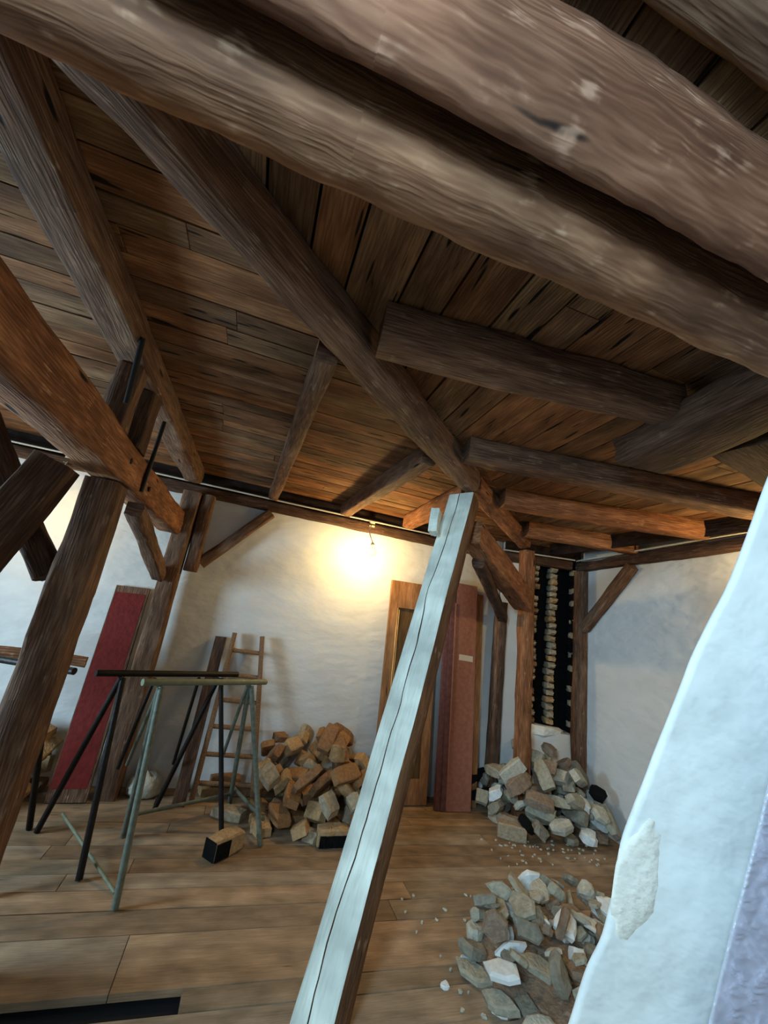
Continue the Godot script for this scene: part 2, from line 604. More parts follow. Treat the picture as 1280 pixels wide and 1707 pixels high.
func hip_x(z: float) -> float:   # the line under which the two ceiling fields meet
	return -0.46 + (-0.95 - z) * 1.225 if z > -2.4 else 1.316 + (-2.4 - z) * 1.09

# a wall across x (from face x to x2) along z with one window opening
func side_wall(x: float, x2: float, z0: float, z1: float, wz0: float, wz1: float, wy0: float, wy1: float) -> ArrayMesh:
	return boxes([[Vector3(x2, -0.1, z0), Vector3(x, 3.0, wz0)], [Vector3(x2, -0.1, wz1), Vector3(x, 3.0, z1)], [Vector3(x2, -0.1, wz0), Vector3(x, wy0, wz1)], [Vector3(x2, wy1, wz0), Vector3(x, 3.0, wz1)]])

func shell() -> void:
	# floor: boards along x, one of them missing near the camera
	var fl := struct("floor", boxes([[Vector3(-3.5, -0.16, -4.6), Vector3(4.4, -0.05, -0.15)], [Vector3(-1.45, -0.16, -0.15), Vector3(4.4, -0.05, 1.8)]]), M.void)
	var z := -4.37
	var row := 0
	while z < 1.6:
		var w := 0.135 + rng.randf() * 0.05
		if z < -2.345 and z + w > -2.50:
			w = -2.345 - z
		elif absf(z + 2.345) < 0.01:
			w = 0.115
		var gap_row := absf(z + 2.345) < 0.01
		var cuts := [-3.29 if z < -0.2 else -1.24]
		if gap_row:
			cuts = [0.085]
		var x: float = cuts[0] + 1.2 + rng.randf() * 2.2
		while x < 3.2:
			cuts.append(x)
			x += 2.4 + rng.randf() * 1.6
		cuts.append(4.3)
		for k in cuts.size() - 1:
			var st := begin()
			var lift := rng.randf() * 0.003
			var a: float = cuts[k] + 0.0015
			var b: float = cuts[k + 1] - 0.0015
			var g := 0.0015 + rng.randf() * 0.0025
			board(st, [Vector3(a, lift, z + w - g), Vector3(b, lift, z + w - g), Vector3(b, lift, z + g), Vector3(a, lift, z + g)], Vector3(0, -0.03, 0), Vector3.RIGHT, Vector2(rng.randf() * 5, rng.randf()), 0.002)
			put("floor_board", done(st), M.floors[rng.randi() % 4], fl)
		z += w
		row += 1
	# ceiling: boards along x left of the hip, along z right of it
	var ce := struct("ceiling", boxes([[Vector3(-3.5, 2.93, -4.6), Vector3(4.4, 3.08, -0.15)], [Vector3(-1.45, 2.93, -0.15), Vector3(4.4, 3.08, 1.8)]]), M.void)
	z = WALL_Z
	while z < -0.3:
		var w := 0.10 + rng.randf() * 0.06
		var e0 := hip_x(z)
		var e1 := hip_x(z + w)
		var x0 := -3.3
		while x0 < e1 - 0.05:
			var x1 := x0 + 1.6 + rng.randf() * 1.8
			var last := x1 > minf(e0, e1) - 0.3
			var st := begin()
			var y := CEIL - rng.randf() * 0.006
			var g := 0.001 + rng.randf() * 0.005
			var ra := e1 if last else x1 - 0.002
			var rb := e0 if last else x1 - 0.002
			board(st, [Vector3(x0, y, z + g), Vector3(rb, y, z + g), Vector3(ra, y, z + w - g), Vector3(x0, y, z + w - g)], Vector3(0, 0.03, 0), Vector3.RIGHT, Vector2(rng.randf() * 5, rng.randf()), 0.002)
			put("ceiling_board", done(st), M.boards[rng.randi() % 5], ce)
			x0 = x1 if not last else 99.0
		z += w
	var x := -1.23
	while x < 4.1:
		var w := 0.15 + rng.randf() * 0.06
		# z on the hip at x and x + w
		var zs := []
		for q in [x, x + w]:
			zs.append(-0.95 - (q + 0.46) / 1.225 if q < 1.316 else -2.4 - (q - 1.316) / 1.09)
		var zend := 1.6
		if x > 2.9:
			zs = [-4.3, -4.3]
		var y := CEIL - rng.randf() * 0.006
		var g := 0.002 + rng.randf() * 0.004
		var za: float = minf(zs[0], 1.5)
		var zb: float = minf(zs[1], 1.5)
		var cut: float = clampf(maxf(za, zb) + 0.9 + rng.randf() * 1.6, -3.5, 1.2)
		for part in [[za, zb, cut, cut], [cut + 0.003, cut + 0.003, zend, zend]]:
			var st := begin()
			board(st, [Vector3(x + g, y, part[0]), Vector3(x + w - g, y, part[1]), Vector3(x + w - g, y, part[3]), Vector3(x + g, y, part[2])], Vector3(0, 0.03, 0), Vector3(0, 0, 1), Vector2(rng.randf() * 5, rng.randf()), 0.002)
			put("ceiling_board", done(st), M.boards[rng.randi() % 5], ce)
		x += w
	# walls
	struct("wall_back", boxes([[Vector3(-3.5, -0.1, WALL_Z - 0.25), Vector3(2.86, 3.0, WALL_Z)]]), M.plaster)
	struct("wall_left", side_wall(-3.3, -3.5, WALL_Z, 0.05, -2.9, -2.1, 0.9, 1.8), M.plaster)
	# unseen near left wall, set further in so its daylight misses the left side
	struct("wall_unseen_near", side_wall(-1.25, -1.45, -0.15, 1.8, 0.28, 1.08, 1.85, 2.65), M.plaster)
	struct("wall_unseen_step", boxes([[Vector3(-3.5, -0.1, -0.15), Vector3(-1.45, 3.0, 0.05)]]), M.plaster)  # unseen return beside the set-in near wall
	# unseen pier, placed to keep window daylight off the left floor and post
	struct("wall_unseen_pier", boxes([[Vector3(-1.45, -0.05, -0.75), Vector3(-0.80, 2.48, -0.15)]]), M.plaster)
	struct("wall_front", boxes([[Vector3(-1.45, -0.1, 1.6), Vector3(4.4, 3.0, 1.8)]]), M.plaster)
	var k2 := 0
	for o in [[-1.30, 0.28, 1.08, 1.85, 2.65], [-3.36, -2.9, -2.1, 0.9, 1.8]]:  # frames of the unseen windows, set where their daylight is wanted
		k2 += 1
		var x9: float = o[0]
		var wi := struct("window_unseen_%d" % k2, boxes([[Vector3(x9 - 0.05, o[3], o[1]), Vector3(x9, o[4], o[1] + 0.04)], [Vector3(x9 - 0.05, o[3], o[2] - 0.04), Vector3(x9, o[4], o[2])], [Vector3(x9 - 0.05, o[3], o[1] + 0.04), Vector3(x9, o[3] + 0.04, o[2] - 0.04)], [Vector3(x9 - 0.05, o[4] - 0.04, o[1] + 0.04), Vector3(x9, o[4], o[2] - 0.04)]]), M.paint)
		var zm: float = (o[1] + o[2]) * 0.5
		put("mullion", boxes([[Vector3(x9 - 0.04, o[3] + 0.04, zm - 0.015), Vector3(x9 - 0.01, o[4] - 0.04, zm + 0.015)]]), M.paint, wi)
	# right wall: turned a little, built as a prism
	var st := begin()
	var p0 := Vector3(c_x(-4.2), 0, -4.2)
	var p1 := Vector3(c_x(1.8), 0, 1.8)
	var q0 := p0 + Vector3(0.9, 0, 0)
	var q1 := p1 + Vector3(1.2, 0, 0)
	for y in [[-0.1, 3.0]]:
		var lo := Vector3(0, y[0], 0)
		var hi := Vector3(0, y[1], 0)
		st.set_smooth_group(-1)
		quad(st, p1 + lo, p0 + lo, p0 + hi, p1 + hi)
		quad(st, p0 + lo, q0 + lo, q0 + hi, p0 + hi)
		quad(st, q0 + lo, q1 + lo, q1 + hi, q0 + hi)
		quad(st, q1 + lo, p1 + lo, p1 + hi, q1 + hi)
		quad(st, p1 + hi, p0 + hi, q0 + hi, q1 + hi)
	struct("wall_right", done(st), M.plaster)

# ---------------------------------------------------------------- timbers
func timbers() -> void:
	# tie beams overhead: profile (z, y) swept along x with worn edges
	tie("tie_beam", "massive hewn tie beam crossing overhead, chisel-marked, the lower of the two", [Vector2(-0.672, 2.515), Vector2(-0.655, 2.495), Vector2(-0.60, 2.488), Vector2(-0.555, 2.50), Vector2(-0.53, 2.53), Vector2(-0.525, 2.62), Vector2(-0.53, 2.715), Vector2(-0.60, 2.715), Vector2(-0.67, 2.715), Vector2(-0.68, 2.60)], M.tie, -2.4, 3.35)
	tie("tie_beam", "rounded hewn tie beam at the very top, grey and red-brown with chalky patches, nearest overhead", [Vector2(-0.466, 2.52), Vector2(-0.455, 2.50), Vector2(-0.428, 2.503), Vector2(-0.405, 2.525), Vector2(-0.375, 2.565), Vector2(-0.355, 2.60), Vector2(-0.355, 2.66), Vector2(-0.36, 2.715), Vector2(-0.41, 2.715), Vector2(-0.46, 2.715), Vector2(-0.47, 2.61)], M.tie2, -2.4, 3.3)
	# lath on the ceiling in front of it
	beam("ceiling_lath", "dark flat lath nailed under the boards beside the topmost tie beam", Vector3(-0.9, 2.84, -0.30), Vector3(3.2, 2.84, -0.30), 0.09, 0.05, M.dark)
	# hip beam in three lengths that follow the fold of the ceiling
	beam("hip_beam", "long dark hip beam running diagonally under the ceiling to the painted strut", Vector3(-0.66, 2.785, -0.72), Vector3(1.36, 2.775, -2.56), 0.15, 0.17, M.dark, "", Vector3.UP, 0.01, 0.035)
	beam("hip_beam", "short crooked hip timber between the painted strut and the far corner post", Vector3(1.42, 2.78, -2.63), Vector3(2.83, 2.78, -3.86), 0.14, 0.15, M.warm, "", Vector3.UP, 0.01, 0.035, 0.9)
	# joists of the left field
	beam("ceiling_joist", "dark joist above the long brown frame beam at the left", Vector3(-0.84, 2.795, -0.70), Vector3(-0.80, 2.795, -4.24), 0.16, 0.15, M.dark)
	beam("ceiling_joist", "slender tapering joist under the boards between the hip beam and the left of the lamp", Vector3(0.085, 2.795, -1.60), Vector3(-0.01, 2.795, -4.24), 0.10, 0.15, M.dark)
	beam("ceiling_joist", "joist from the hip beam, left of the strut top, ending above the lit lamp", Vector3(0.93, 2.795, -2.36), Vector3(0.77, 2.795, -4.24), 0.11, 0.15, M.dark)
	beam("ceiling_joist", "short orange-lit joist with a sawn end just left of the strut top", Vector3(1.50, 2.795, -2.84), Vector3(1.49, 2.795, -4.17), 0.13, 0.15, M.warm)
	beam("ceiling_joist", "joist at the far left behind the frame, lit orange by a hidden lamp", Vector3(-1.75, 2.795, -0.9), Vector3(-1.72, 2.795, -4.24), 0.12, 0.15, M.dark)
	# joists of the right field
	beam("ceiling_joist", "thick red-brown joist leaving the hip beam to the right, nearest of the right-hand joists", Vector3(0.26, 2.79, -1.36), Vector3(1.62, 2.79, -1.20), 0.17, 0.16, M.dark, "", Vector3.UP, 0.009, 0.03)
	beam("ceiling_joist", "long grey joist from the strut top to the right wall", Vector3(1.10, 2.795, -2.16), Vector3(3.55, 2.795, -1.70), 0.14, 0.15, M.dark)
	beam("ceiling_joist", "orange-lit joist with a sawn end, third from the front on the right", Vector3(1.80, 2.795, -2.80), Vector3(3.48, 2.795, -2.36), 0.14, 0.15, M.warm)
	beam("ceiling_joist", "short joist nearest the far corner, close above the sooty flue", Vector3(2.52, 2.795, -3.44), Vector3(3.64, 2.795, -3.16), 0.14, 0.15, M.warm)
	beam("trimmer", "wide grey trimmer with a scarred underside taking the end of the red-brown joist", Vector3(1.78, 2.70, -1.50), Vector3(1.66, 2.70, -0.70), 0.30, 0.16, M.darker, "", Vector3.UP, 0.012, 0.035)
	beam("ceiling_joist", "short thick joist stub between the grey trimmer and the plastered flue", Vector3(1.93, 2.71, -1.12), Vector3(3.4, 2.71, -1.42), 0.24, 0.15, M.darker)
	# wall plates and the near-black bands above them
	beam("wall_plate", "dark wall plate along the top of the back wall, carrying the cable", Vector3(-3.28, 2.665, WALL_Z + 0.052), Vector3(2.75, 2.665, WALL_Z + 0.052), 0.10, 0.10, M.darker)
	beam("wall_plate", "dark wall plate along the top of the right wall", Vector3(c_x(-4.02) - 0.055, 2.665, -4.02), Vector3(c_x(1.4) - 0.055, 2.665, 1.4), 0.10, 0.10, M.darker)
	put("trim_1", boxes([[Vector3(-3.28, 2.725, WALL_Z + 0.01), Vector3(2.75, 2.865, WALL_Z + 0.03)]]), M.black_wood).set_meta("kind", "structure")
	var st := begin()
	var yaw := Basis(Vector3.UP, 0.0917)
	box(st, Vector3(-0.03, -0.07, -2.7), Vector3(-0.01, 0.07, 2.7), yaw)
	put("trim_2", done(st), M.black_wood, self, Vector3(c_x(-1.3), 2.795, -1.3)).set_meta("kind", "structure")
	single("cable", tube_mesh([Vector3(-3.2, 0.0, 0.0), Vector3(-1.4, 0.006, 0.0), Vector3(0.2, 0.0, 0.0), Vector3(1.9, 0.004, 0.0), Vector3(2.62, 0.0, 0.0)], 0.009), M.conduit, "thin pale cable clipped along the wall plate of the back wall", "cable", Vector3(0, 2.73, WALL_Z + 0.115))
	single("cable", tube_mesh([Vector3(c_x(-3.98) - 0.125, 0, -3.98), Vector3(c_x(-2.5) - 0.125, 0.005, -2.5), Vector3(c_x(-1.2) - 0.125, 0, -1.2)], 0.009), M.conduit, "thin pale cable clipped along the wall plate of the right wall", "cable", Vector3(0, 2.73, 0))
	beam("wall_plate", "short dark plate across the corner above the sooty flue", Vector3(2.82, 2.665, -4.262), Vector3(3.62, 2.665, -4.035), 0.11, 0.10, M.darker)
	var cb := begin()
	box(cb, Vector3(-0.47, -0.07, 0.0), Vector3(0.47, 0.075, 0.03), Basis(Vector3.UP, -0.2777))
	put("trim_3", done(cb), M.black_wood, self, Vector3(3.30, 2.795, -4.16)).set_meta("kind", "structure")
	single("cable", tube_mesh([Vector3(2.66, 0, -4.245), Vector3(2.86, 0.0, -4.18), Vector3(3.62, 0.0, -3.96)], 0.009), M.conduit, "short thin cable clipped along the plate above the sooty flue", "cable", Vector3(0, 2.73, 0))
	# left frame
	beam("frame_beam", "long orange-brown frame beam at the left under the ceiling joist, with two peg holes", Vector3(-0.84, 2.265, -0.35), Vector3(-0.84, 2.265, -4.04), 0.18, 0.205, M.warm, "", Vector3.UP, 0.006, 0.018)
	beam("post", "big dark square post at the left under the frame beam", Vector3(-0.865, 0.0, -2.42), Vector3(-0.855, 2.155, -2.42), 0.165, 0.17, M.dark, "", Vector3(0, 0, 1), 0.008, 0.022)
	beam("raking_strut", "dark raking strut crossing in front of the big left post towards the lower left", Vector3(-1.66, 0.02, -2.20), Vector3(-1.0, 2.155, -2.20), 0.16, 0.15, M.darker, "", Vector3(0, 0, 1))
	beam("cross_brace", "dark cross brace running from the upper left down to the big left post", Vector3(-1.62, 2.56, -2.42), Vector3(-0.965, 1.635, -2.42), 0.11, 0.12, M.darker, "", Vector3(0, 0, 1))
	beam("spacer_block", "upright spacer block between frame beam and joist, left of the iron bolts", Vector3(-0.825, 2.375, -2.16), Vector3(-0.825, 2.715, -2.16), 0.12, 0.10, M.dark, "", Vector3(0, 0, 1))
	beam("spacer_block", "dark cross block between frame beam and joist, beside the lower iron bolt", Vector3(-0.83, 2.375, -2.46), Vector3(-0.83, 2.715, -2.46), 0.14, 0.17, M.darker, "", Vector3(0, 0, 1))
	single("iron_bolt", tube_mesh([Vector3(-0.738, 2.45, -1.985), Vector3(-0.733, 2.75, -1.90)], 0.013), M.iron, "upper dark iron rod between joist and spacer block at the left", "bolt")
	single("iron_bolt", tube_mesh([Vector3(-0.738, 2.18, -2.588), Vector3(-0.738, 2.64, -2.594)], 0.012), M.iron, "lower dark iron rod down the face of the left frame beam", "bolt")
	for p in [Vector3(-0.749, 2.27, -2.30), Vector3(-0.749, 2.24, -2.75)]:  # peg holes as flat near-black discs, their inner shade painted
		var t := begin()
		tube(t, [Vector3.ZERO, Vector3(0.006, 0, 0)], 0.016)
		single("peg_hole", done(t), M.void, "dark disc drawn as a peg hole in the frame beam, %s" % ("upper one left of the rod" if p.z > -2.5 else "lower one by the foot of the rod"), "peg", p)
	beam("wall_post", "grey post against the back wall under the end of the left frame beam", Vector3(-0.75, 0.0, -4.17), Vector3(-0.75, 2.60, -4.17), 0.16, 0.16, M.dark, "", Vector3(0, 0, 1))
	beam("hanging_post", "short pale post piece beside the top of the wall post, its lower end cut off", Vector3(-0.60, 1.86, -4.19), Vector3(-0.60, 2.605, -4.19), 0.11, 0.14, M.dark, "", Vector3(0, 0, 1))
	beam("wall_brace", "diagonal brace from the wall post up to the back wall plate", Vector3(-0.54, 1.95, -4.27), Vector3(0.0, 2.59, -4.30), 0.10, 0.11, M.dark, "", Vector3(0, 0, 1))
	beam("knee_brace", "weathered knee brace under the left frame beam, leaning to the wall post", Vector3(-0.82, 1.78, -4.07), Vector3(-0.82, 2.13, -2.85), 0.10, 0.12, M.dark)
	# right frame
	painted_strut()
	beam("frame_beam", "brown frame beam sloping from the painted strut down to the far post", Vector3(1.46, 2.41, -2.66), Vector3(2.80, 2.12, -3.80), 0.15, 0.19, M.warm, "", Vector3.UP, 0.006, 0.015, 1.2)
	beam("beam_end", "pale painted beam end jutting out left of the painted strut top", Vector3(1.075, 2.395, -2.50), Vector3(1.135, 2.385, -2.575), 0.06, 0.18, M.paint, "", Vector3.UP, 0.004, 0.01)
	beam("post", "slim brown post standing in the rubble heap, nearer of the two at the far corner", Vector3(2.98, 0.0, -3.92), Vector3(2.90, 2.70, -3.92), 0.14, 0.13, M.warm, "", Vector3(0, 0, 1))
	beam("post", "slim grey-brown post against the back wall between red door and rubble post", Vector3(2.82, 0.0, -4.24), Vector3(2.82, 2.10, -4.24), 0.11, 0.12, M.dark, "", Vector3(0, 0, 1))
	beam("knee_brace", "dark knee brace under the right frame beam, leaning to the post by the red door", Vector3(2.78, 1.92, -4.14), Vector3(1.66, 2.24, -2.86), 0.10, 0.10, M.darker)
	beam("corner_post", "grey-brown corner post between the sooty flue and the right wall", Vector3(3.76, 0.0, -3.99), Vector3(3.76, 2.61, -3.99), 0.14, 0.15, M.dark, "", Vector3(0, 0, 1))
	beam("wall_brace", "diagonal brace from the corner post up to the right wall plate", Vector3(c_x(-3.90) - 0.07, 1.93, -3.90), Vector3(c_x(-3.20) - 0.06, 2.60, -3.20), 0.10, 0.10, M.dark)
	plaster_flue()

func tie(called: String, label: String, prof: Array, mat: Material, x0: float, x1: float) -> void:
	# fine rings; the profile runs so that each ring is anticlockwise seen from -x
	var st := begin()
	var rings := []
	var us := []
	var vs := [0.0]
	# subdivide the profile
	var fine := []
	for i in prof.size():
		var a: Vector2 = prof[i]
		var b: Vector2 = prof[(i + 1) % prof.size()]
		var n := maxi(1, int(a.distance_to(b) / 0.02))
		for k in n:
			fine.append(a.lerp(b, float(k) / n))
	var ph := rng.randf() * 50.0
	var steps := int((x1 - x0) / 0.035)
	var mid := Vector3((x0 + x1) * 0.5, 2.6, prof[0].x)
	for k in steps + 1:
		var x := lerpf(x0, x1, float(k) / steps)
		var ring := []
		for i in fine.size():
			var p: Vector2 = fine[i]
			var d := 0.007 * noise.get_noise_3d(x * 12.0, p.x * 60.0 + ph, p.y * 60.0) + 0.004 * noise.get_noise_3d(x * 60.0 + ph, p.x * 170.0, p.y * 170.0)
			ring.append(Vector3(x, p.y + d * 1.4 + 0.008 * noise.get_noise_2d(x * 4.0, ph), p.x + d) - mid)
		ring.reverse()
		rings.append(ring)
		us.append(x / 1.3)
	for i in fine.size():
		vs.append(vs[i] + fine[i].distance_to(fine[(i + 1) % fine.size()]) / 0.42)
	loft(st, rings, us, vs)
	single(called, done(st), mat, label, "beam", mid)

func painted_strut() -> void:
	# a raking strut from the floor to the hip beam; front face painted pale, with one long shake
	var foot := Vector3(0.575, 0.0, -2.01)
	var top := Vector3(1.322, 2.68, -2.62)
	var o := thing("painted_strut", "pale painted raking strut with a long crack, leaning across the middle of the room", "beam", foot)
	var ax := (top - foot).normalized()
	var view := (Vector3(0, 1.65, 0) - (foot + top) * 0.5)
	var n := (view - ax * view.dot(ax)).normalized()
	n = n.rotated(ax, deg_to_rad(-33.0))      # the right side shows as a narrow strip
	var s := n.cross(ax).normalized()
	if s.x < 0:
		s = -s
	var length := foot.distance_to(top)
	var steps := int(length / 0.05)
	var hw := 0.100
	var dp := 0.16
	var front := begin()
	var rest := begin()
	var fr := []
	var rr := []
	var us := []
	for k in steps + 1:
		var t := float(k) / steps
		var y := t * length
		var c := -0.012 + 0.045 * noise.get_noise_2d(y * 7.0, 3.0) + 0.006 * noise.get_noise_2d(y * 40.0, 5.0) - 0.02 * (t - 0.5)
		var cw := 0.0032 + 0.0022 * noise.get_noise_2d(y * 14.0, 8.0)
		var e0 := -hw + 0.005 * noise.get_noise_2d(y * 8.0, 17.0)
		var e1 := hw + 0.007 * noise.get_noise_2d(y * 10.0, 27.0)
		var at := ax * y
		var jig := func(i: float) -> float: return 0.003 * noise.get_noise_2d(y * 20.0, i * 9.0)
		var f := []
		for q in [[e0, -0.006], [e0 + 0.008, 0.0], [-0.055, 0.001], [c - cw, 0.0], [c - cw * 0.6, -0.035], [c + cw * 0.6, -0.035], [c + cw, 0.0], [0.05, 0.001], [e1 - 0.008, 0.0], [e1, -0.008]]:
			f.append(at + s * q[0] + n * (q[1] + jig.call(q[0] * 40.0)))
		fr.append(f)
		var w1 := 0.012 * noise.get_noise_2d(y * 7.0, 55.0)
		rr.append([f[9], at + s * (e1 + 0.004 + w1 * 0.4) - n * 0.06, at + s * (e1 - 0.004 + w1) - n * 0.12, at + s * (e1 - 0.02) - n * dp, at - n * (dp + 0.004), at + s * (e0 + 0.02) - n * dp, at + s * e0 - n * 0.08, f[0]])
		us.append(y / 1.3)
	for k in steps:
		front.set_smooth_group(0)
		for i in 9:
			if i in [3, 4, 5]:     # the open shake is bare wood inside
				rest.set_smooth_group(-1)
				quad(rest, fr[k][i], fr[k][i + 1], fr[k + 1][i + 1], fr[k + 1][i])
				continue
			quad(front, fr[k][i], fr[k][i + 1], fr[k + 1][i + 1], fr[k + 1][i], Vector2(us[k], i * 0.06), Vector2(us[k], i * 0.06 + 0.06), Vector2(us[k + 1], i * 0.06 + 0.06), Vector2(us[k + 1], i * 0.06))
		rest.set_smooth_group(0)
		for i in 7:
			quad(rest, rr[k][i], rr[k][i + 1], rr[k + 1][i + 1], rr[k + 1][i], Vector2(us[k], i * 0.13), Vector2(us[k], i * 0.13 + 0.13), Vector2(us[k + 1], i * 0.13 + 0.13), Vector2(us[k + 1], i * 0.13))
	for e in [0, steps]:
		rest.set_smooth_group(-1)
		var loop := []
		loop.append_array(fr[e])
		loop.append_array(rr[e].slice(1, 7))
		var c := Vector3.ZERO
		for p in loop:
			c += p
		c /= loop.size()
		for i in loop.size():
			var j := (i + 1) % loop.size()
			if e == 0:
				tri(rest, c, loop[i], loop[j])
			else:
				tri(rest, c, loop[j], loop[i])
	put("painted_face", done(front), M.paint, o).set_meta("label", "pale grey-green painted front with a long crack")
	put("timber_body", done(rest), M.raw_side, o).set_meta("label", "bare brown side of the strut")

# the plastered flue leaning across the right edge, with film-wrapped bundle against it
func plaster_flue() -> void:
	var o := thing("plastered_flue", "bright white plastered flue leaning along the right edge of the room", "flue", Vector3(1.30, 0, -1.45))
	var org := Vector3(1.30, 0, -1.45)
	# left edge of the face from the floor up, then the direction to the right across the face and the depth behind it
	var edge := [Vector3(1.22, 0.0, -1.53), Vector3(1.257, 0.50, -1.374), Vector3(1.275, 0.67, -1.325), Vector3(1.296, 0.79, -1.279), Vector3(1.306, 0.92, -1.247), Vector3(1.312, 1.07, -1.225), Vector3(1.338, 1.30, -1.14), Vector3(1.372, 1.69, -0.997), Vector3(1.425, 1.95, -0.90), Vector3(1.483, 2.29, -0.795), Vector3(1.508, 2.43, -0.745)]
	var right := Vector3(0.90, 0.03, 0.43).normalized()
	var back := Vector3(0.88, 0.0, -0.47).normalized()
	var curve := Curve3D.new()
	for p in edge:
		curve.add_point(p)
	var total := curve.get_baked_length()
	var rows := 90
	var cols := 40
	var width := 0.95
	var grid := []
	for k in rows + 1:
		var s := total * k / rows
		var b: Vector3 = curve.sample_baked(s, true)
		var line := []
		for i in cols + 1:
			var t := pow(float(i) / cols, 1.3)
			var p := b + right * width * t
			var d := 0.010 * noise.get_noise_2d(s * 9.0, t * 9.0) + 0.004 * noise.get_noise_2d(s * 30.0 + 9.0, t * 30.0)
			# the rim is rounded
			if i < 2:
				d -= 0.010 * (2 - i)
			var wob := 0.007 * noise.get_noise_2d(s * 16.0, 70.0) * (1.0 - minf(1.0, i / 6.0))
			line.append(p - back * d + right * wob - org)
		grid.append(line)
	var st := begin()
	st.set_smooth_group(0)
	for k in rows:
		for i in cols:
			quad(st, grid[k][i], grid[k][i + 1], grid[k + 1][i + 1], grid[k + 1][i])
		var a: Vector3 = grid[k][0]
		var b2: Vector3 = grid[k + 1][0]
		quad(st, a + back * 0.45, a, b2, b2 + back * 0.45)
		a = grid[k][cols]
		b2 = grid[k + 1][cols]
		quad(st, a, a + back * 0.45, b2 + back * 0.45, b2)
		quad(st, grid[k][cols] + back * 0.45, grid[k][0] + back * 0.45, grid[k + 1][0] + back * 0.45, grid[k + 1][cols] + back * 0.45)
	st.set_smooth_group(-1)
	quad(st, grid[rows][0], grid[rows][cols], grid[rows][cols] + back * 0.45, grid[rows][0] + back * 0.45)
	put("plaster_face", done(st), M.plaster_fresh, o)
	# patch where the finish coat has come away, a slightly proud rough coat
	var pst := begin()
	pst.set_smooth_group(0)
	var patch := func(y: float, x: float) -> Vector3:
		var b: Vector3 = curve.sample_baked(clampf(y, 0.0, total), true)
		return b + right * x - back * (0.010 + 0.006 * noise.get_noise_2d(y * 40.0, x * 60.0)) - org
	var cen := Vector2(1.02, 0.07)
	var prev := []
	for ringk in 6:
		var cur := []
		for i in 26:
			var an := TAU * i / 26.0
			var r := (0.2 * ringk) * (1.0 + 0.35 * noise.get_noise_2d(cos(an) * 8.0, sin(an) * 8.0))
			var q: Vector3 = patch.call(cen.x + sin(an) * 0.18 * r, maxf(0.005, cen.y + cos(an) * 0.075 * r))
			if ringk == 5:
				q += back * 0.016
			cur.append(q)
		if ringk > 0:
			for i in 26:
				var j := (i + 1) % 26
				quad(pst, prev[i], cur[i], cur[j], prev[j])
		prev = cur
	put("broken_plaster", done(pst), M.plaster_broken, o).set_meta("label", "rough cream patch where the finish coat broke off")
	# wrapped bundle: clear wrinkled film round a grey board pack, leaning on the flue
	var f := thing("wrapped_bundle", "tall board pack wrapped in wrinkled clear plastic film at the lower right corner", "bundle", Vector3(1.5, 0, -1.2))
	var forg := Vector3(1.5, 0, -1.2)
	var fe := [Vector3(1.475, 0.0, -1.30), Vector3(1.497, 0.62, -1.115), Vector3(1.502, 0.90, -1.035), Vector3(1.51, 1.19, -0.95), Vector3(1.513, 1.47, -0.868), Vector3(1.535, 1.78, -0.77)]
	var fc := Curve3D.new()
	for p in fe:
		fc.add_point(p)
	var fl := fc.get_baked_length()
	var fg := []
	var fr := 420
	var fcn := 130
	for k in fr + 1:
		var s := fl * k / fr
		var b: Vector3 = fc.sample_baked(s, true)
		var line := []
		for i in fcn + 1:
			var t := float(i) / fcn
			var q := t * 0.62
			var w1 := noise.get_noise_2d(s * 330.0 + q * 300.0, q * 90.0 - s * 70.0)
			var w2 := noise.get_noise_2d(s * 90.0 + 50.0, q * 120.0 + 30.0)
			var rib := 1.0 - 2.0 * absf(sin(PI * (s * 44.0 + q * 36.0 + 0.9 * w2)))
			var d := 0.0042 * rib * smoothstep(-0.35, 0.25, w2 + 0.5 * w1) + 0.004 * w1 + 0.008 * w2
			if i == 0:
				d = -0.02
			line.append(b + right * (0.62 * t) - back * d - forg)
		fg.append(line)
	var fst := begin()
	fst.set_smooth_group(0)
	for k in fr:
		for i in fcn:
			quad(fst, fg[k][i], fg[k][i + 1], fg[k + 1][i + 1], fg[k + 1][i])
	var film := StandardMaterial3D.new()
	film.albedo_color = Color(0.80, 0.80, 0.87, 0.50)
	film.transparency = BaseMaterial3D.TRANSPARENCY_ALPHA
	film.roughness = 0.22
	film.metallic_specular = 1.0
	film.cull_mode = BaseMaterial3D.CULL_DISABLED
	put("plastic_film", done(fst), film, f).set_meta("label", "wrinkled clear plastic film")
	var cst := begin()
	for k in 5:
		var a: Vector3 = fe[k] - forg + back * 0.012 + right * 0.012
		var b: Vector3 = fe[k + 1] - forg + back * 0.012 + right * 0.012
		quad(cst, a, a + right * 0.6, b + right * 0.6, b)
		quad(cst, a + back * 0.03, a, b, b + back * 0.03)
		quad(cst, a + right * 0.6, a + right * 0.6 + back * 0.03, b + right * 0.6 + back * 0.03, b + right * 0.6)
		quad(cst, a + right * 0.6 + back * 0.03, a + back * 0.03, b + back * 0.03, b + right * 0.6 + back * 0.03)
		if k == 4:
			quad(cst, b, b + right * 0.6, b + right * 0.6 + back * 0.03, b + back * 0.03)
	put("board_pack", done(cst), mottled(201, Color(0.38, 0.37, 0.42), Color(0.54, 0.52, 0.58), 3.0, 0.02, 0.05, 0.3, 0.6), f)

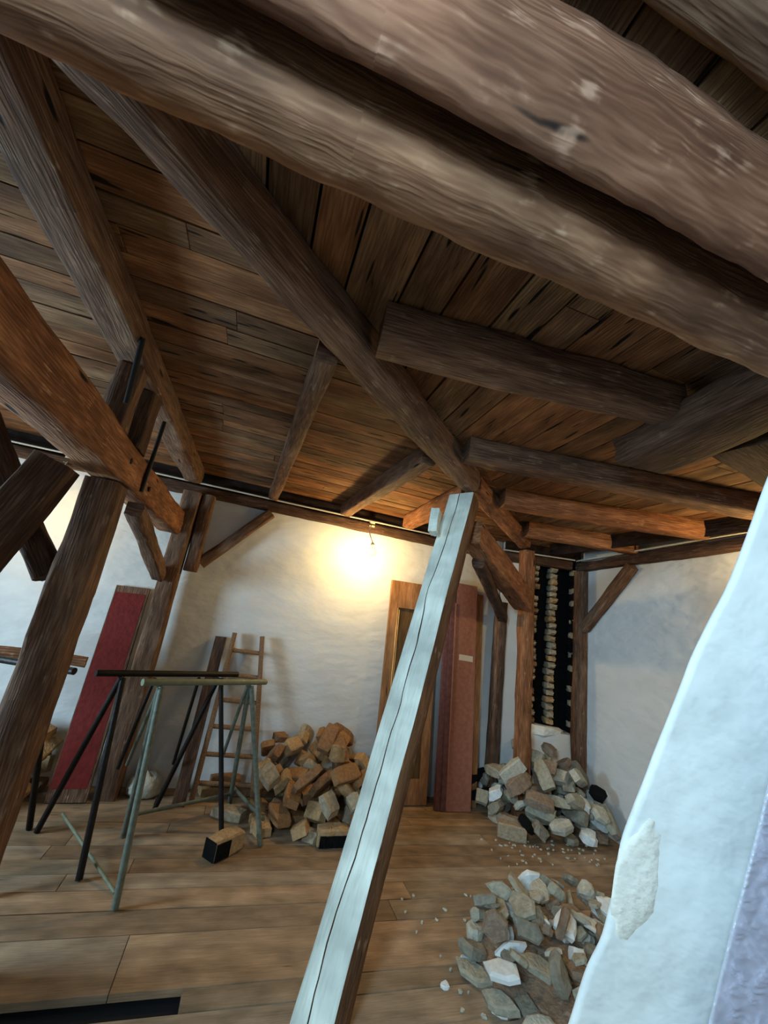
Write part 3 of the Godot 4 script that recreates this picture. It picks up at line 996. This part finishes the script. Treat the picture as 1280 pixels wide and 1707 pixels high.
# ---------------------------------------------------------------- lamps
func lamps() -> void:
	lamp("bulkhead_lamp", "glowing oval bulkhead lamp hanging from the back wall plate left of the painted strut", Vector3(1.068, 2.346, -4.0), Vector3(1.10, 2.70, -4.285), 1.75)
	lamp("bulkhead_lamp", "glowing lamp under the right wall plate, hidden behind the plastered flue", Vector3(3.42, 2.42, -1.72), Vector3(3.46, 2.66, -1.72), 1.3)  # out of view, placed to warm the top of the right wall
	lamp("bulkhead_lamp", "glowing lamp under the back wall plate at the far left, hidden behind the struts", Vector3(-1.85, 2.17, -4.05), Vector3(-1.88, 2.68, -4.285), 0.42)  # out of view, gives the warm glow at the left of the back wall

func lamp(called: String, label: String, p: Vector3, hook: Vector3, energy: float) -> void:
	var o := thing(called, label, "lamp", p)
	var prof := []
	for k in 13:
		var a := -PI / 2 + PI * k / 12.0
		prof.append(Vector2(maxf(0.0005, cos(a) * 0.062), sin(a) * 0.048))
	var glow := StandardMaterial3D.new()
	glow.albedo_color = Color(1, 0.95, 0.85)
	glow.emission_enabled = true
	glow.emission = Color(1.0, 0.86, 0.60)
	glow.emission_energy_multiplier = 2.5
	put("bulb", lathe(prof), glow, o)
	put("socket", lathe([Vector2(0.001, 0.045), Vector2(0.022, 0.045), Vector2(0.024, 0.075), Vector2(0.016, 0.095), Vector2(0.001, 0.097)]), M.fit, o)
	var h := hook - p
	put("flex", tube_mesh([Vector3(0, 0.095, 0), Vector3(-0.015, h.y * 0.5, h.z * 0.3), Vector3(-0.02, h.y * 0.75, h.z * 0.6), Vector3(h.x, h.y, h.z)], 0.006), M.fit, o)
	put("junction_box", boxes([[h + Vector3(-0.03, -0.03, -0.018), h + Vector3(0.03, 0.035, 0.018)]]), M.fit, o)
	var l := OmniLight3D.new()
	l.name = "lamp_light"
	l.light_color = Color(1.0, 0.85, 0.55)
	l.light_energy = energy
	l.omni_range = 14.0
	l.omni_attenuation = 2.0
	l.light_size = 0.05
	l.shadow_enabled = true
	o.add_child(l)

# ---------------------------------------------------------------- doors, board, ladder
func slab(st: SurfaceTool, w: float, h: float, d: float, at := Vector3.ZERO) -> void:
	box(st, at, at + Vector3(w, h, d), Basis.IDENTITY, Vector3.ZERO, 0.8)

func uprights(list: Array) -> ArrayMesh:
	# boxes with the grain upright: [low, high]
	var st := begin()
	for b in list:
		var lo: Vector3 = b[0]
		var hi: Vector3 = b[1]
		var u := Vector2(rng.randf() * 4, rng.randf())
		board(st, [Vector3(lo.x, lo.y, hi.z), Vector3(hi.x, lo.y, hi.z), Vector3(hi.x, hi.y, hi.z), Vector3(lo.x, hi.y, hi.z)], Vector3(0, 0, lo.z - hi.z), Vector3.UP, u, 0.003)
	return done(st)

func lean(o: Node3D, foot: Vector3, back: float, height: float, yaw := 0.0, sideways := 0.0) -> void:
	o.position = foot
	o.basis = Basis(Vector3.UP, yaw) * Basis(Vector3(0, 0, 1), sideways) * Basis(Vector3(1, 0, 0), -atan2(back, height))

func leaning_things() -> void:
	# panelled door against the back wall
	var d := thing("panelled_door", "tall varnished brown panelled door leaning on the back wall behind the painted strut", "door")
	lean(d, Vector3(1.47, 0.004, -4.16), 0.13, 2.12, 0.0, 0.022)
	put("stile", uprights([[Vector3(0, 0, 0), Vector3(0.085, 2.13, 0.035)]]), M.door_brown, d)
	put("stile", uprights([[Vector3(0.49, 0, 0), Vector3(0.575, 2.13, 0.035)]]), M.door_brown, d)
	put("rail", uprights([[Vector3(0.085, 1.84, 0), Vector3(0.49, 2.13, 0.0345)]]), M.door_brown, d)
	put("rail", uprights([[Vector3(0.085, 0, 0), Vector3(0.49, 0.22, 0.0345)]]), M.door_brown, d)
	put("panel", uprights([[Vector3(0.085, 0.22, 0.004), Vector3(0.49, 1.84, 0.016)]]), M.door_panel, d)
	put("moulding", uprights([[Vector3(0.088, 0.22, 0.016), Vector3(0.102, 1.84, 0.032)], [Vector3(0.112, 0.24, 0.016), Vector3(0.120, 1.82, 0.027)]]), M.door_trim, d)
	# dark plum leaf and red-brown leaf
	d = thing("red_door", "red-brown door leaf with a white label, leaning on the wall right of the painted strut", "door")
	lean(d, Vector3(2.10, 0.004, -4.06), 0.23, 2.2, 0.0, -0.002)
	put("edge_stile", uprights([[Vector3(0, 0, -0.02), Vector3(0.055, 2.26, 0.02)]]), M.door_plum, d)
	put("stile", uprights([[Vector3(0.055, 0, -0.02), Vector3(0.105, 2.26, 0.032)]]), M.door_plum, d)
	put("bead", uprights([[Vector3(0.105, 0.01, 0.0), Vector3(0.117, 2.0, 0.04)]]), M.door_red, d)
	put("leaf", uprights([[Vector3(0.117, 0, -0.015), Vector3(0.385, 2.24, 0.028)]]), M.door_red, d)
	var lb := put("paper_label", boxes([[Vector3(0.14, 1.40, 0.0285), Vector3(0.31, 1.46, 0.030)]]), plain(Color(0.78, 0.76, 0.72), 0.8), d)
	lb.set_meta("label", "torn white paper label")
	lb.rotation.z = -0.03
	d = thing("plank", "orange-brown plank leaning on edge behind the right side of the red door", "plank")
	lean(d, Vector3(2.50, 0.004, -4.14), 0.17, 2.1)
	put("plank_body", uprights([[Vector3(0, 0, -0.02), Vector3(0.10, 2.15, 0.015)]]), M.door_brown, d)
	# red painted board at the left
	d = thing("red_board", "long red painted board with bare wooden edges leaning on the back wall at the left", "board")
	lean(d, Vector3(-1.13, 0.004, -4.03), 0.28, 1.60, 0.0, 0.035)
	put("board_body", uprights([[Vector3(0, 0, -0.035), Vector3(0.275, 1.66, 0)]]), M.dark, d)
	put("red_face", boxes([[Vector3(0.008, 0.09, 0.0), Vector3(0.255, 1.60, 0.002)]]), M.red_paint, d)
	# narrow dark plank beside the ladder
	d = thing("plank", "narrow dark plank leaning on the wall left of the ladder", "plank")
	lean(d, Vector3(-0.245, 0.004, -4.02), 0.30, 1.28, 0.0, 0.0)
	put("plank_body", uprights([[Vector3(0, 0, -0.03), Vector3(0.10, 1.34, 0)]]), M.darker, d)
	# ladder
	var o := thing("ladder", "short paint-flecked wooden ladder leaning on the back wall beside the brick heap", "ladder", Vector3(0.13, 0, -4.0))
	var fl := Vector3(-0.105, 0.0, -4.12)
	var fr := Vector3(0.39, 0.0, -4.10)
	var tl := Vector3(-0.078, 1.36, -4.30)
	var tr := Vector3(0.183, 1.36, -4.30)
	for e in [[fl, tl], [fr, tr]]:
		put("side_rail", timber(e[0], e[1], 0.042, 0.05, Vector3(0, 0, 1), 0.002, 0.006), M.rust, o, (e[0] + e[1]) * 0.5 - o.position)
	for k in 6:
		var t := 0.10 + 0.157 * k
		var a := fl.lerp(tl, t)
		var b := fr.lerp(tr, t)
		put("rung", tube_mesh([a, b], 0.019, o.position), M.rust, o)
	# long rail lying behind the left trestle
	single("wooden_rail", timber(Vector3(-2.2, 1.10, -3.62), Vector3(-1.03, 1.075, -3.62), 0.03, 0.065), M.warm, "light brown wooden rail laid level behind the left dark trestle", "rail", (Vector3(-2.2, 1.10, -3.62) + Vector3(-1.03, 1.075, -3.62)) * 0.5)
	# pale crumpled sack by the wall
	var st := begin()
	st.set_smooth_group(0)
	var g := []
	for i in 13:
		var th := PI * i / 12.0
		var line := []
		for j in 25:
			var ph := TAU * j / 24.0
			var dir := Vector3(sin(th) * cos(ph), cos(th), sin(th) * sin(ph))
			var r := 1.0 + 0.22 * noise.get_noise_3d(dir.x * 14.0, dir.y * 14.0, dir.z * 14.0)
			line.append(Vector3(dir.x * 0.13 * r, 0.08 + maxf(-0.079, dir.y * 0.11 * r), dir.z * 0.09 * r))
		g.append(line)
	for i in 12:
		for j in 24:
			quad(st, g[i][j], g[i][j + 1], g[i + 1][j + 1], g[i + 1][j])
	single("sack", done(st), M.stone[1], "pale crumpled sack on the floor against the back wall behind the trestles", "sack", Vector3(-0.50, 0, -4.2))

# ---------------------------------------------------------------- trestles
func trestle(called: String, label: String, bar: Array, bar_mat: Material, legs: Array, mat: Material, extra := [], r := 0.019) -> void:
	var org := Vector3((bar[0].x + bar[1].x) * 0.5, 0, (bar[0].z + bar[1].z) * 0.5)
	var o := thing(called, label, "trestle", org)
	put("top_bar", tube_mesh([bar[0], bar[1]], r * 1.15, org, 12), bar_mat, o)
	for l in legs:
		put("leg", tube_mesh([l[0], l[1]], r, org), mat, o)
	for l in extra:
		put("stretcher", tube_mesh([l[0], l[1]], r * 0.7, org), mat, o)

func trestles() -> void:
	var a := Vector3(-0.54, 1.07, -3.10)
	var b := Vector3(0.265, 1.045, -3.72)
	var at := func(t: float) -> Vector3: return a.lerp(b, t) - Vector3(0, 0.03, 0)
	trestle("trestle", "grey steel tube trestle with a pale top bar, nearest of the trestles", [a, b], M.tube_pale, [
		[at.call(0.13), Vector3(-0.323, 0.01, -2.847)], [at.call(0.12), Vector3(-0.47, 0.01, -3.565)],
		[at.call(0.86), Vector3(0.441, 0.01, -3.45)], [at.call(0.84), Vector3(0.20, 0.01, -4.03)]], M.tube_grey,
		[[Vector3(-0.47, 0.10, -3.55).lerp(at.call(0.12), 0.05), Vector3(0.205, 0.12, -3.99)], [Vector3(0.21, 0.14, -4.05), Vector3(0.435, 0.15, -3.50)], [at.call(0.12), Vector3(-0.60, 0.38, -3.75)], [at.call(0.82), Vector3(0.06, 0.45, -3.86)]])
	var c := Vector3(-0.86, 1.065, -3.28)
	var d := Vector3(0.03, 1.05, -3.92)
	var ct := func(t: float) -> Vector3: return c.lerp(d, t) - Vector3(0, 0.03, 0)
	trestle("trestle", "dark steel tube trestle just behind the grey one, its bar passing before the red board", [c, d], M.tube_dark, [
		[ct.call(0.16), Vector3(-0.576, 0.01, -3.10)], [ct.call(0.15), Vector3(-1.0, 0.01, -3.62)],
		[ct.call(0.86), Vector3(0.165, 0.01, -3.62)], [ct.call(0.84), Vector3(-0.356, 0.01, -3.95)]], M.tube_dark,
		[[ct.call(0.68), Vector3(-0.31, 0.30, -4.05)], [ct.call(0.36), Vector3(-0.62, 0.42, -3.55)]])
	var e := Vector3(-1.75, 1.07, -3.50)
	var f := Vector3(-0.93, 1.095, -3.10)
	var et := func(t: float) -> Vector3: return e.lerp(f, t) - Vector3(0, 0.03, 0)
	trestle("trestle", "dark steel trestle at the far left behind the big post", [e, f], M.tube_dark, [
		[et.call(0.84), Vector3(-0.955, 0.01, -2.98)], [et.call(0.82), Vector3(-1.06, 0.01, -3.66)], [et.call(0.2), Vector3(-1.55, 0.01, -2.95)], [et.call(0.18), Vector3(-1.75, 0.01, -3.75)]], M.tube_dark,
		[[Vector3(-0.965, 0.16, -3.0), Vector3(-1.53, 0.16, -3.02)]])
	# a thin bar lying across the floor between the trestles
	single("iron_rod", tube_mesh([Vector3(-0.86, 0.155, -3.52), Vector3(-0.36, 0.012, -2.98)], 0.009), M.tube_pale, "thin pale rod slanting down to the floor between the dark and grey trestles", "rod")

# where in a heap a piece lies, in words
func spot(t: Transform3D, cx: float, half: float, high: float, zmid: float) -> String:
	var p := t.origin
	var lv := "top" if p.y > high * 0.66 else ("high" if p.y > high * 0.42 else ("low" if p.y > high * 0.2 else "foot"))
	var u := (p.x - cx) / half
	var sd: String = ["far left", "left", "left of middle", "middle", "right of middle", "right", "far right"][clampi(int(floor((u + 1.0) * 3.5)), 0, 6)]
	var tilt := absf(t.basis.y.normalized().y)
	var pose := "flat" if tilt > 0.95 else ("slanting" if tilt > 0.6 else "on edge")
	var depth := "front" if p.z > zmid + 0.1 else ("back" if p.z < zmid - 0.1 else "centre")
	return "%s, %s %s, %s" % [pose, lv, depth, sd]

# ---------------------------------------------------------------- brick and rubble heaps
func brick_heaps() -> void:
	var kinds := []
	for k in 5:
		kinds.append([brick_mesh(0.25, 0.075, 0.125, 0.006), Vector3(0.25, 0.075, 0.125)])
	for k in 3:
		kinds.append([brick_mesh(0.17, 0.075, 0.125, 0.009, 0.03), Vector3(0.17, 0.075, 0.125)])
	for k in 2:
		kinds.append([brick_mesh(0.12, 0.075, 0.12, 0.010, 0.02), Vector3(0.12, 0.075, 0.12)])
	var kind_of := func(i: int) -> Vector3: return kinds[(i * 7) % kinds.size()][1]
	var tones := ["tan", "pale tan", "brown", "buff grey", "orange-brown"]
	var sizes := ["brick", "brick", "brick", "brick", "brick", "broken brick", "broken brick", "broken brick", "half brick", "half brick"]
	# heap beside the ladder
	var want := func(x: float, z: float) -> float:
		var u := (x - 0.88) / 0.60
		var v := (z + 4.25) / 0.78
		return 0.38 * (1.0 - pow(u * u * u * u + v * v, 0.75)) if Vector2(x, z).distance_to(Vector2(0.44, -3.46)) > 0.20 else -1.0
	var n := 0
	for t in heap(140, Vector2(0.42, -4.30), Vector2(1.46, -3.52), want, kind_of, 77):
		var o := single("brick", kinds[(n * 7) % kinds.size()][0], M.brick[(n * 3 + n / 4) % 5], "%s %s %s, in heap by ladder" % [tones[(n * 3 + n / 4) % 5], sizes[(n * 7) % kinds.size()], spot(t, 0.92, 0.5, 0.45, -3.95)], "brick", Vector3.ZERO, "loose bricks heaped beside the ladder")
		o.transform = t
		n += 1
	# a few at the foot of the ladder
	n = 0
	for t in [Transform3D(Basis(Vector3.UP, 0.3), Vector3(0.06, 0.038, -4.28)), Transform3D(Basis(Vector3.UP, -0.1), Vector3(0.27, 0.038, -4.29)), Transform3D(Basis(Vector3.UP, 0.15), Vector3(0.13, 0.114, -4.29)), Transform3D(Basis(Vector3.UP, 1.2), Vector3(0.46, 0.038, -3.72)), Transform3D(Basis(Vector3.UP, -0.5), Vector3(0.20, 0.038, -3.86))]:
		var o := single("brick", kinds[n][0], M.brick[(n * 2) % 5], ["tan brick lying behind the left foot of the ladder", "brown brick lying behind the right foot of the ladder", "brick lying across the two bricks behind the ladder", "tan brick on the floor by the front right leg of the grey trestle", "grey-tan brick on the floor in front of the ladder"][n], "brick")
		o.transform = t
		n += 1
	# heap at the far left behind the red board
	want = func(x: float, z: float) -> float:
		return 0.55 - absf(x + 1.65) * 0.6 - (z + 4.3) * 0.9
	n = 0
	for t in heap(40, Vector2(-2.1, -4.28), Vector2(-1.26, -3.80), want, kind_of, 12):
		var o := single("brick", kinds[(n * 7) % kinds.size()][0], M.brick[(n * 2 + 1) % 5], "%s %s %s, in heap behind red board" % [tones[(n * 2 + 1) % 5], sizes[(n * 7) % kinds.size()], spot(t, -1.68, 0.42, 0.5, -4.05)], "brick", Vector3.ZERO, "bricks heaped behind the red board")
		o.transform = t
		n += 1
	# two bricks that lie by themselves, each with a sooty face
	for s in [[Vector3(0.19, 0.0645, -3.36), 0.72, "single brick with a sooty end lying alone in front of the grey trestle"], [Vector3(0.97, 0.0645, -3.47), 0.05, "brick with a sooty black side at the front of the tan brick heap"], [Vector3(2.62, 0.0645, -3.56), -0.5, "pale brick lying at the front left of the grey rubble heap"]]:
		var o := thing("sooty_brick" if s[2].find("sooty") >= 0 else "brick", s[2], "brick", s[0])
		o.rotation.y = s[1]
		put("brick_body", brick_mesh(0.24, 0.125, 0.12, 0.006), M.brick[3 if s[2].find("pale") >= 0 else 1], o)
		if s[2].find("end") >= 0:
			put("sooty_face", boxes([[Vector3(-0.124, -0.055, -0.054), Vector3(-0.119, 0.055, 0.054)]]), M.soot, o)
			put("sooty_face", boxes([[Vector3(-0.115, -0.055, 0.058), Vector3(0.0, 0.045, 0.0625)]]), M.soot, o)
		elif s[2].find("side") >= 0:
			put("sooty_face", boxes([[Vector3(-0.113, -0.055, 0.058), Vector3(0.113, 0.022, 0.0625)]]), M.soot, o)
	# grey rubble heap below the opened flue
	var bits := []
	for k in 5:
		bits.append([brick_mesh(0.25, 0.085, 0.13, 0.010), Vector3(0.25, 0.085, 0.13)])
	for k in 3:
		bits.append([brick_mesh(0.15, 0.08, 0.12, 0.013, 0.03), Vector3(0.15, 0.08, 0.12)])
	for k in 4:
		var q := Vector3(rng.randf_range(0.14, 0.24), rng.randf_range(0.05, 0.09), rng.randf_range(0.11, 0.16))
		bits.append([shard_mesh(q.x * 0.5, q.z * 0.5, q.y, 7, 0.14), q])
	var bit_of := func(i: int) -> Vector3: return bits[(i * 5) % bits.size()][1]
	want = func(x: float, z: float) -> float:
		var u := (x - 3.25) / 0.82
		var v := (z + 4.15) / 0.84 - (x - 3.2) * 0.15
		if z < -4.20 + maxf(0.0, (x - 2.9)) * 0.28 or x > c_x(z) - 0.12:
			return -1.0
		for q in [Vector2(2.96, -3.92), Vector2(3.76, -3.99), Vector2(2.82, -4.24)]:
			if Vector2(x, z).distance_to(q) < 0.12:
				return -1.0
		var h := 0.43 * (1.0 - sqrt(u * u * u * u + v * v))
		return h if h > 0.03 else -1.0
	n = 0
	for t in heap(190, Vector2(2.55, -4.26), Vector2(3.76, -3.38), want, bit_of, 91):
		var sooty: bool = n % 9 == 4
		var pale: bool = n % 17 == 8
		var forms := ["brick", "brick", "brick", "brick", "brick", "broken brick", "broken brick", "broken brick", "stone", "stone", "stone", "stone"]
		var where := "%s %s, in rubble under flue" % [forms[(n * 5) % bits.size()], spot(t, 3.15, 0.55, 0.42, -3.85)]
		var lab: String = ["dusty grey ", "pale grey ", "dark grey ", "grey-brown "][(n * 3 + n / 5) % 4] + where
		var grp := "grey rubble heaped under the opened flue"
		if sooty:
			lab = "soot-blackened " + where
			grp = "sooty bricks under the opened flue"
		elif pale:
			lab = "white plaster-coated " + where
			grp = "white lumps under the opened flue"
		var mat: Material = M.soot if sooty else (M.chalk if pale else M.stone[(n * 3 + n / 5) % 4])
		var o := single("rubble_brick", bits[(n * 5) % bits.size()][0], mat, lab, "brick", Vector3.ZERO, grp)
		o.transform = t
		n += 1
	# near rubble heap of stones and plaster, beside the plastered flue
	var lumps := []
	for k in 9:
		var q := Vector3(rng.randf_range(0.10, 0.21), rng.randf_range(0.03, 0.06), rng.randf_range(0.08, 0.15))
		lumps.append([shard_mesh(q.x * 0.5, q.z * 0.5, q.y, 6 + k % 4, 0.2), q])
	for k in 6:
		var q := Vector3(rng.randf_range(0.06, 0.11), rng.randf_range(0.02, 0.04), rng.randf_range(0.05, 0.09))
		lumps.append([shard_mesh(q.x * 0.5, q.z * 0.5, q.y, 6, 0.25), q])
	var lump_of := func(i: int) -> Vector3: return lumps[(i * 4) % lumps.size()][1]
	want = func(x: float, z: float) -> float:
		var u := (x - 2.05) / 0.56
		var v := (z + 2.28) / 0.52
		# the near heap drifts to the left as it comes forward
		u += (z + 2.30) * 0.45
		return 0.10 * (1.0 - (u * u + v * v)) + 0.02 if u * u + v * v < 1.0 else -1.0
	n = 0
	for t in heap(260, Vector2(1.3, -2.95), Vector2(2.75, -1.82), want, lump_of, 55, 0.5):
		var pale: bool = n % 7 == 3
		var o := single("rubble_stone", lumps[(n * 4) % lumps.size()][0], M.chalk if pale else M.stone[(n * 3 + n / 5) % 4],
			("white plaster " if pale else ["grey ", "pale grey ", "dark grey ", "brownish "][(n * 3 + n / 5) % 4]) + ("slab" if (n * 4) % lumps.size() < 5 else ("shard" if (n * 4) % lumps.size() < 9 else "fragment")) + " " + spot(t, 1.95, 0.5, 0.18, -2.3) + ", in near rubble", "stone", Vector3.ZERO,
			"white plaster shards of the near rubble heap" if pale else "stones of the near rubble heap")
		o.transform = t
		n += 1
	# fine dirt the near stones lie in
	var dm := begin()
	dm.set_smooth_group(0)
	var last := []
	for k in 13:
		var now := []
		for i in 48:
			var an := TAU * i / 48.0
			var r := k / 12.0
			var wob := 0.92 + 0.22 * noise.get_noise_2d(cos(an) * 14.0, sin(an) * 14.0)
			var pz := -2.28 + sin(an) * 0.54 * r * wob
			var px := 2.03 + cos(an) * 0.58 * r * wob - (pz + 2.28) * 0.28
			now.append(Vector3(px, 0.004 + (0.05 + 0.03 * noise.get_noise_2d(px * 60.0, pz * 60.0)) * pow(1.0 - r, 0.6), pz))
		if k > 0:
			for i in 48:
				var j := (i + 1) % 48
				quad(dm, last[i], last[j], now[j], now[i])
		last = now
	var dirt := single("rubble_dust", done(dm), M.stone[3], "brown-grey dust and grit that the near rubble stones lie in", "dust")
	dirt.set_meta("kind", "stuff")
	# crumbs nobody could count around the heaps
	var cst := begin()
	for k in 120:
		var p := Vector3(rng.randf_range(2.3, 3.4), 0.006, rng.randf_range(-3.55, -3.15)) if k % 2 == 0 else Vector3(rng.randf_range(1.25, 2.4), 0.006, rng.randf_range(-2.95, -1.85))
		cst.append_from(shard_mesh(rng.randf_range(0.006, 0.018), rng.randf_range(0.005, 0.012), 0.01, 5, 0.2), 0, Transform3D(Basis(Vector3.UP, rng.randf() * TAU), p))
	var cr := single("floor_crumbs", cst.commit(), M.stone[1], "pale crumbs of mortar and plaster strewn over the floorboards around the rubble", "crumbs")
	cr.set_meta("kind", "stuff")
	# the largest white chips seen on top
	for s in [[Vector3(1.86, 0.13, -2.52), 0.085, "flat rounded white plaster chip lying on the upper left of the near rubble"], [Vector3(2.28, 0.15, -2.32), 0.10, "flat white plaster slab lying on the near rubble close to the flue"], [Vector3(1.49, 0.013, -2.34), 0.05, "small white chip on the floor at the left rim of the near rubble"], [Vector3(1.50, 0.013, -2.06), 0.045, "small white chip on the floor at the front left of the near rubble"], [Vector3(1.30, 0.008, -2.22), 0.025, "tiny white crumb on the bare floorboards left of the near rubble"]]:
		var o := single("plaster_chip", shard_mesh(s[1], s[1] * 0.8, 0.02, 7, 0.12), M.chalk, s[2], "chip", s[0])
		o.rotation = Vector3(rng.randf_range(0.1, 0.35), rng.randf() * 3.0, rng.randf_range(-0.2, 0.2)) if s[0].y > 0.05 else Vector3(0, rng.randf() * 3.0, 0)

# ---------------------------------------------------------------- the opened flue in the corner wall
func flue() -> void:
	# corner wall from the end of the back wall to the right wall, with two sooty shafts broken open above 0.84 m
	var p := Vector3(2.86, 0, -4.32)
	var q := Vector3(3.80, 0, -4.052)
	var ex := (q - p).normalized()
	var ez := Vector3(-ex.z, 0, ex.x)
	if ez.z < 0:
		ez = -ez
	var basis := Basis(ex, Vector3.UP, ez)
	var L := p.distance_to(q)
	var x0 := 0.40      # opening along the wall
	var x1 := 0.905
	var y0 := 0.84
	var w := struct("wall_corner", null, null)
	w.transform = Transform3D(basis, p)
	var st := begin()
	box(st, Vector3(0, -0.1, -0.3), Vector3(x0 - 0.03, 3.0, 0))
	box(st, Vector3(x1 + 0.02, -0.1, -0.3), Vector3(L, 3.0, 0))
	box(st, Vector3(x0 - 0.03, -0.1, -0.3), Vector3(x1 + 0.02, y0 - 0.08, 0))
	w.mesh = done(st)
	w.material_override = M.plaster
	put("flue_back", boxes([[Vector3(x0 - 0.05, y0 - 0.3, -0.30), Vector3(x1 + 0.04, 3.0, -0.24)]]), M.soot, w)
	put("flue_cheek", boxes([[Vector3(x0 - 0.029, y0 - 0.1, -0.24), Vector3(x0 - 0.025, 3.0, -0.03)], [Vector3(x1 + 0.012, y0 - 0.1, -0.24), Vector3(x1 + 0.018, 3.0, -0.03)]]), M.soot, w)
	# ragged edges and the tongue between the shafts: one brick end per course
	var ends := []
	for k in 5:
		ends.append(brick_mesh(0.20, rng.randf_range(0.055, 0.068), rng.randf_range(0.055, 0.08), 0.014))
	var y := y0 - 0.02
	var course := 0
	var turn := Basis(Vector3.UP, PI * 0.5)
	while y < 2.64:
		var j := rng.randf_range(-0.010, 0.010)
		var b := put("brick", ends[course % 5], M.brick[3] if course % 3 else M.brick[1], w, Vector3(x0 + 0.275 + j, y + 0.036, -0.135 + rng.randf_range(-0.012, 0.012)))
		b.basis = turn * Basis(Vector3(0, 0, 1), rng.randf_range(-0.06, 0.06))
		if course % 7 != 5:
			b = put("brick", ends[(course + 2) % 5], M.brick[3] if course % 4 else M.brick[2], w, Vector3(x0 + 0.035 + rng.randf_range(-0.012, 0.016), y + 0.030, -0.11))
			b.basis = turn
		if course % 5 in [0, 3]:
			b = put("brick", ends[(course + 3) % 5], M.stone[0], w, Vector3(x1 + 0.05 + rng.randf_range(-0.010, 0.008), y + 0.034, -0.11))
			b.basis = turn
		y += 0.0765
		course += 1
	# pale broken sill
	var s := shard_mesh(0.24, 0.10, 0.10, 10, 0.12)
	put("broken_sill", s, M.plaster_broken, w, Vector3((x0 + x1) * 0.5 - 0.05, y0 - 0.085, -0.07))
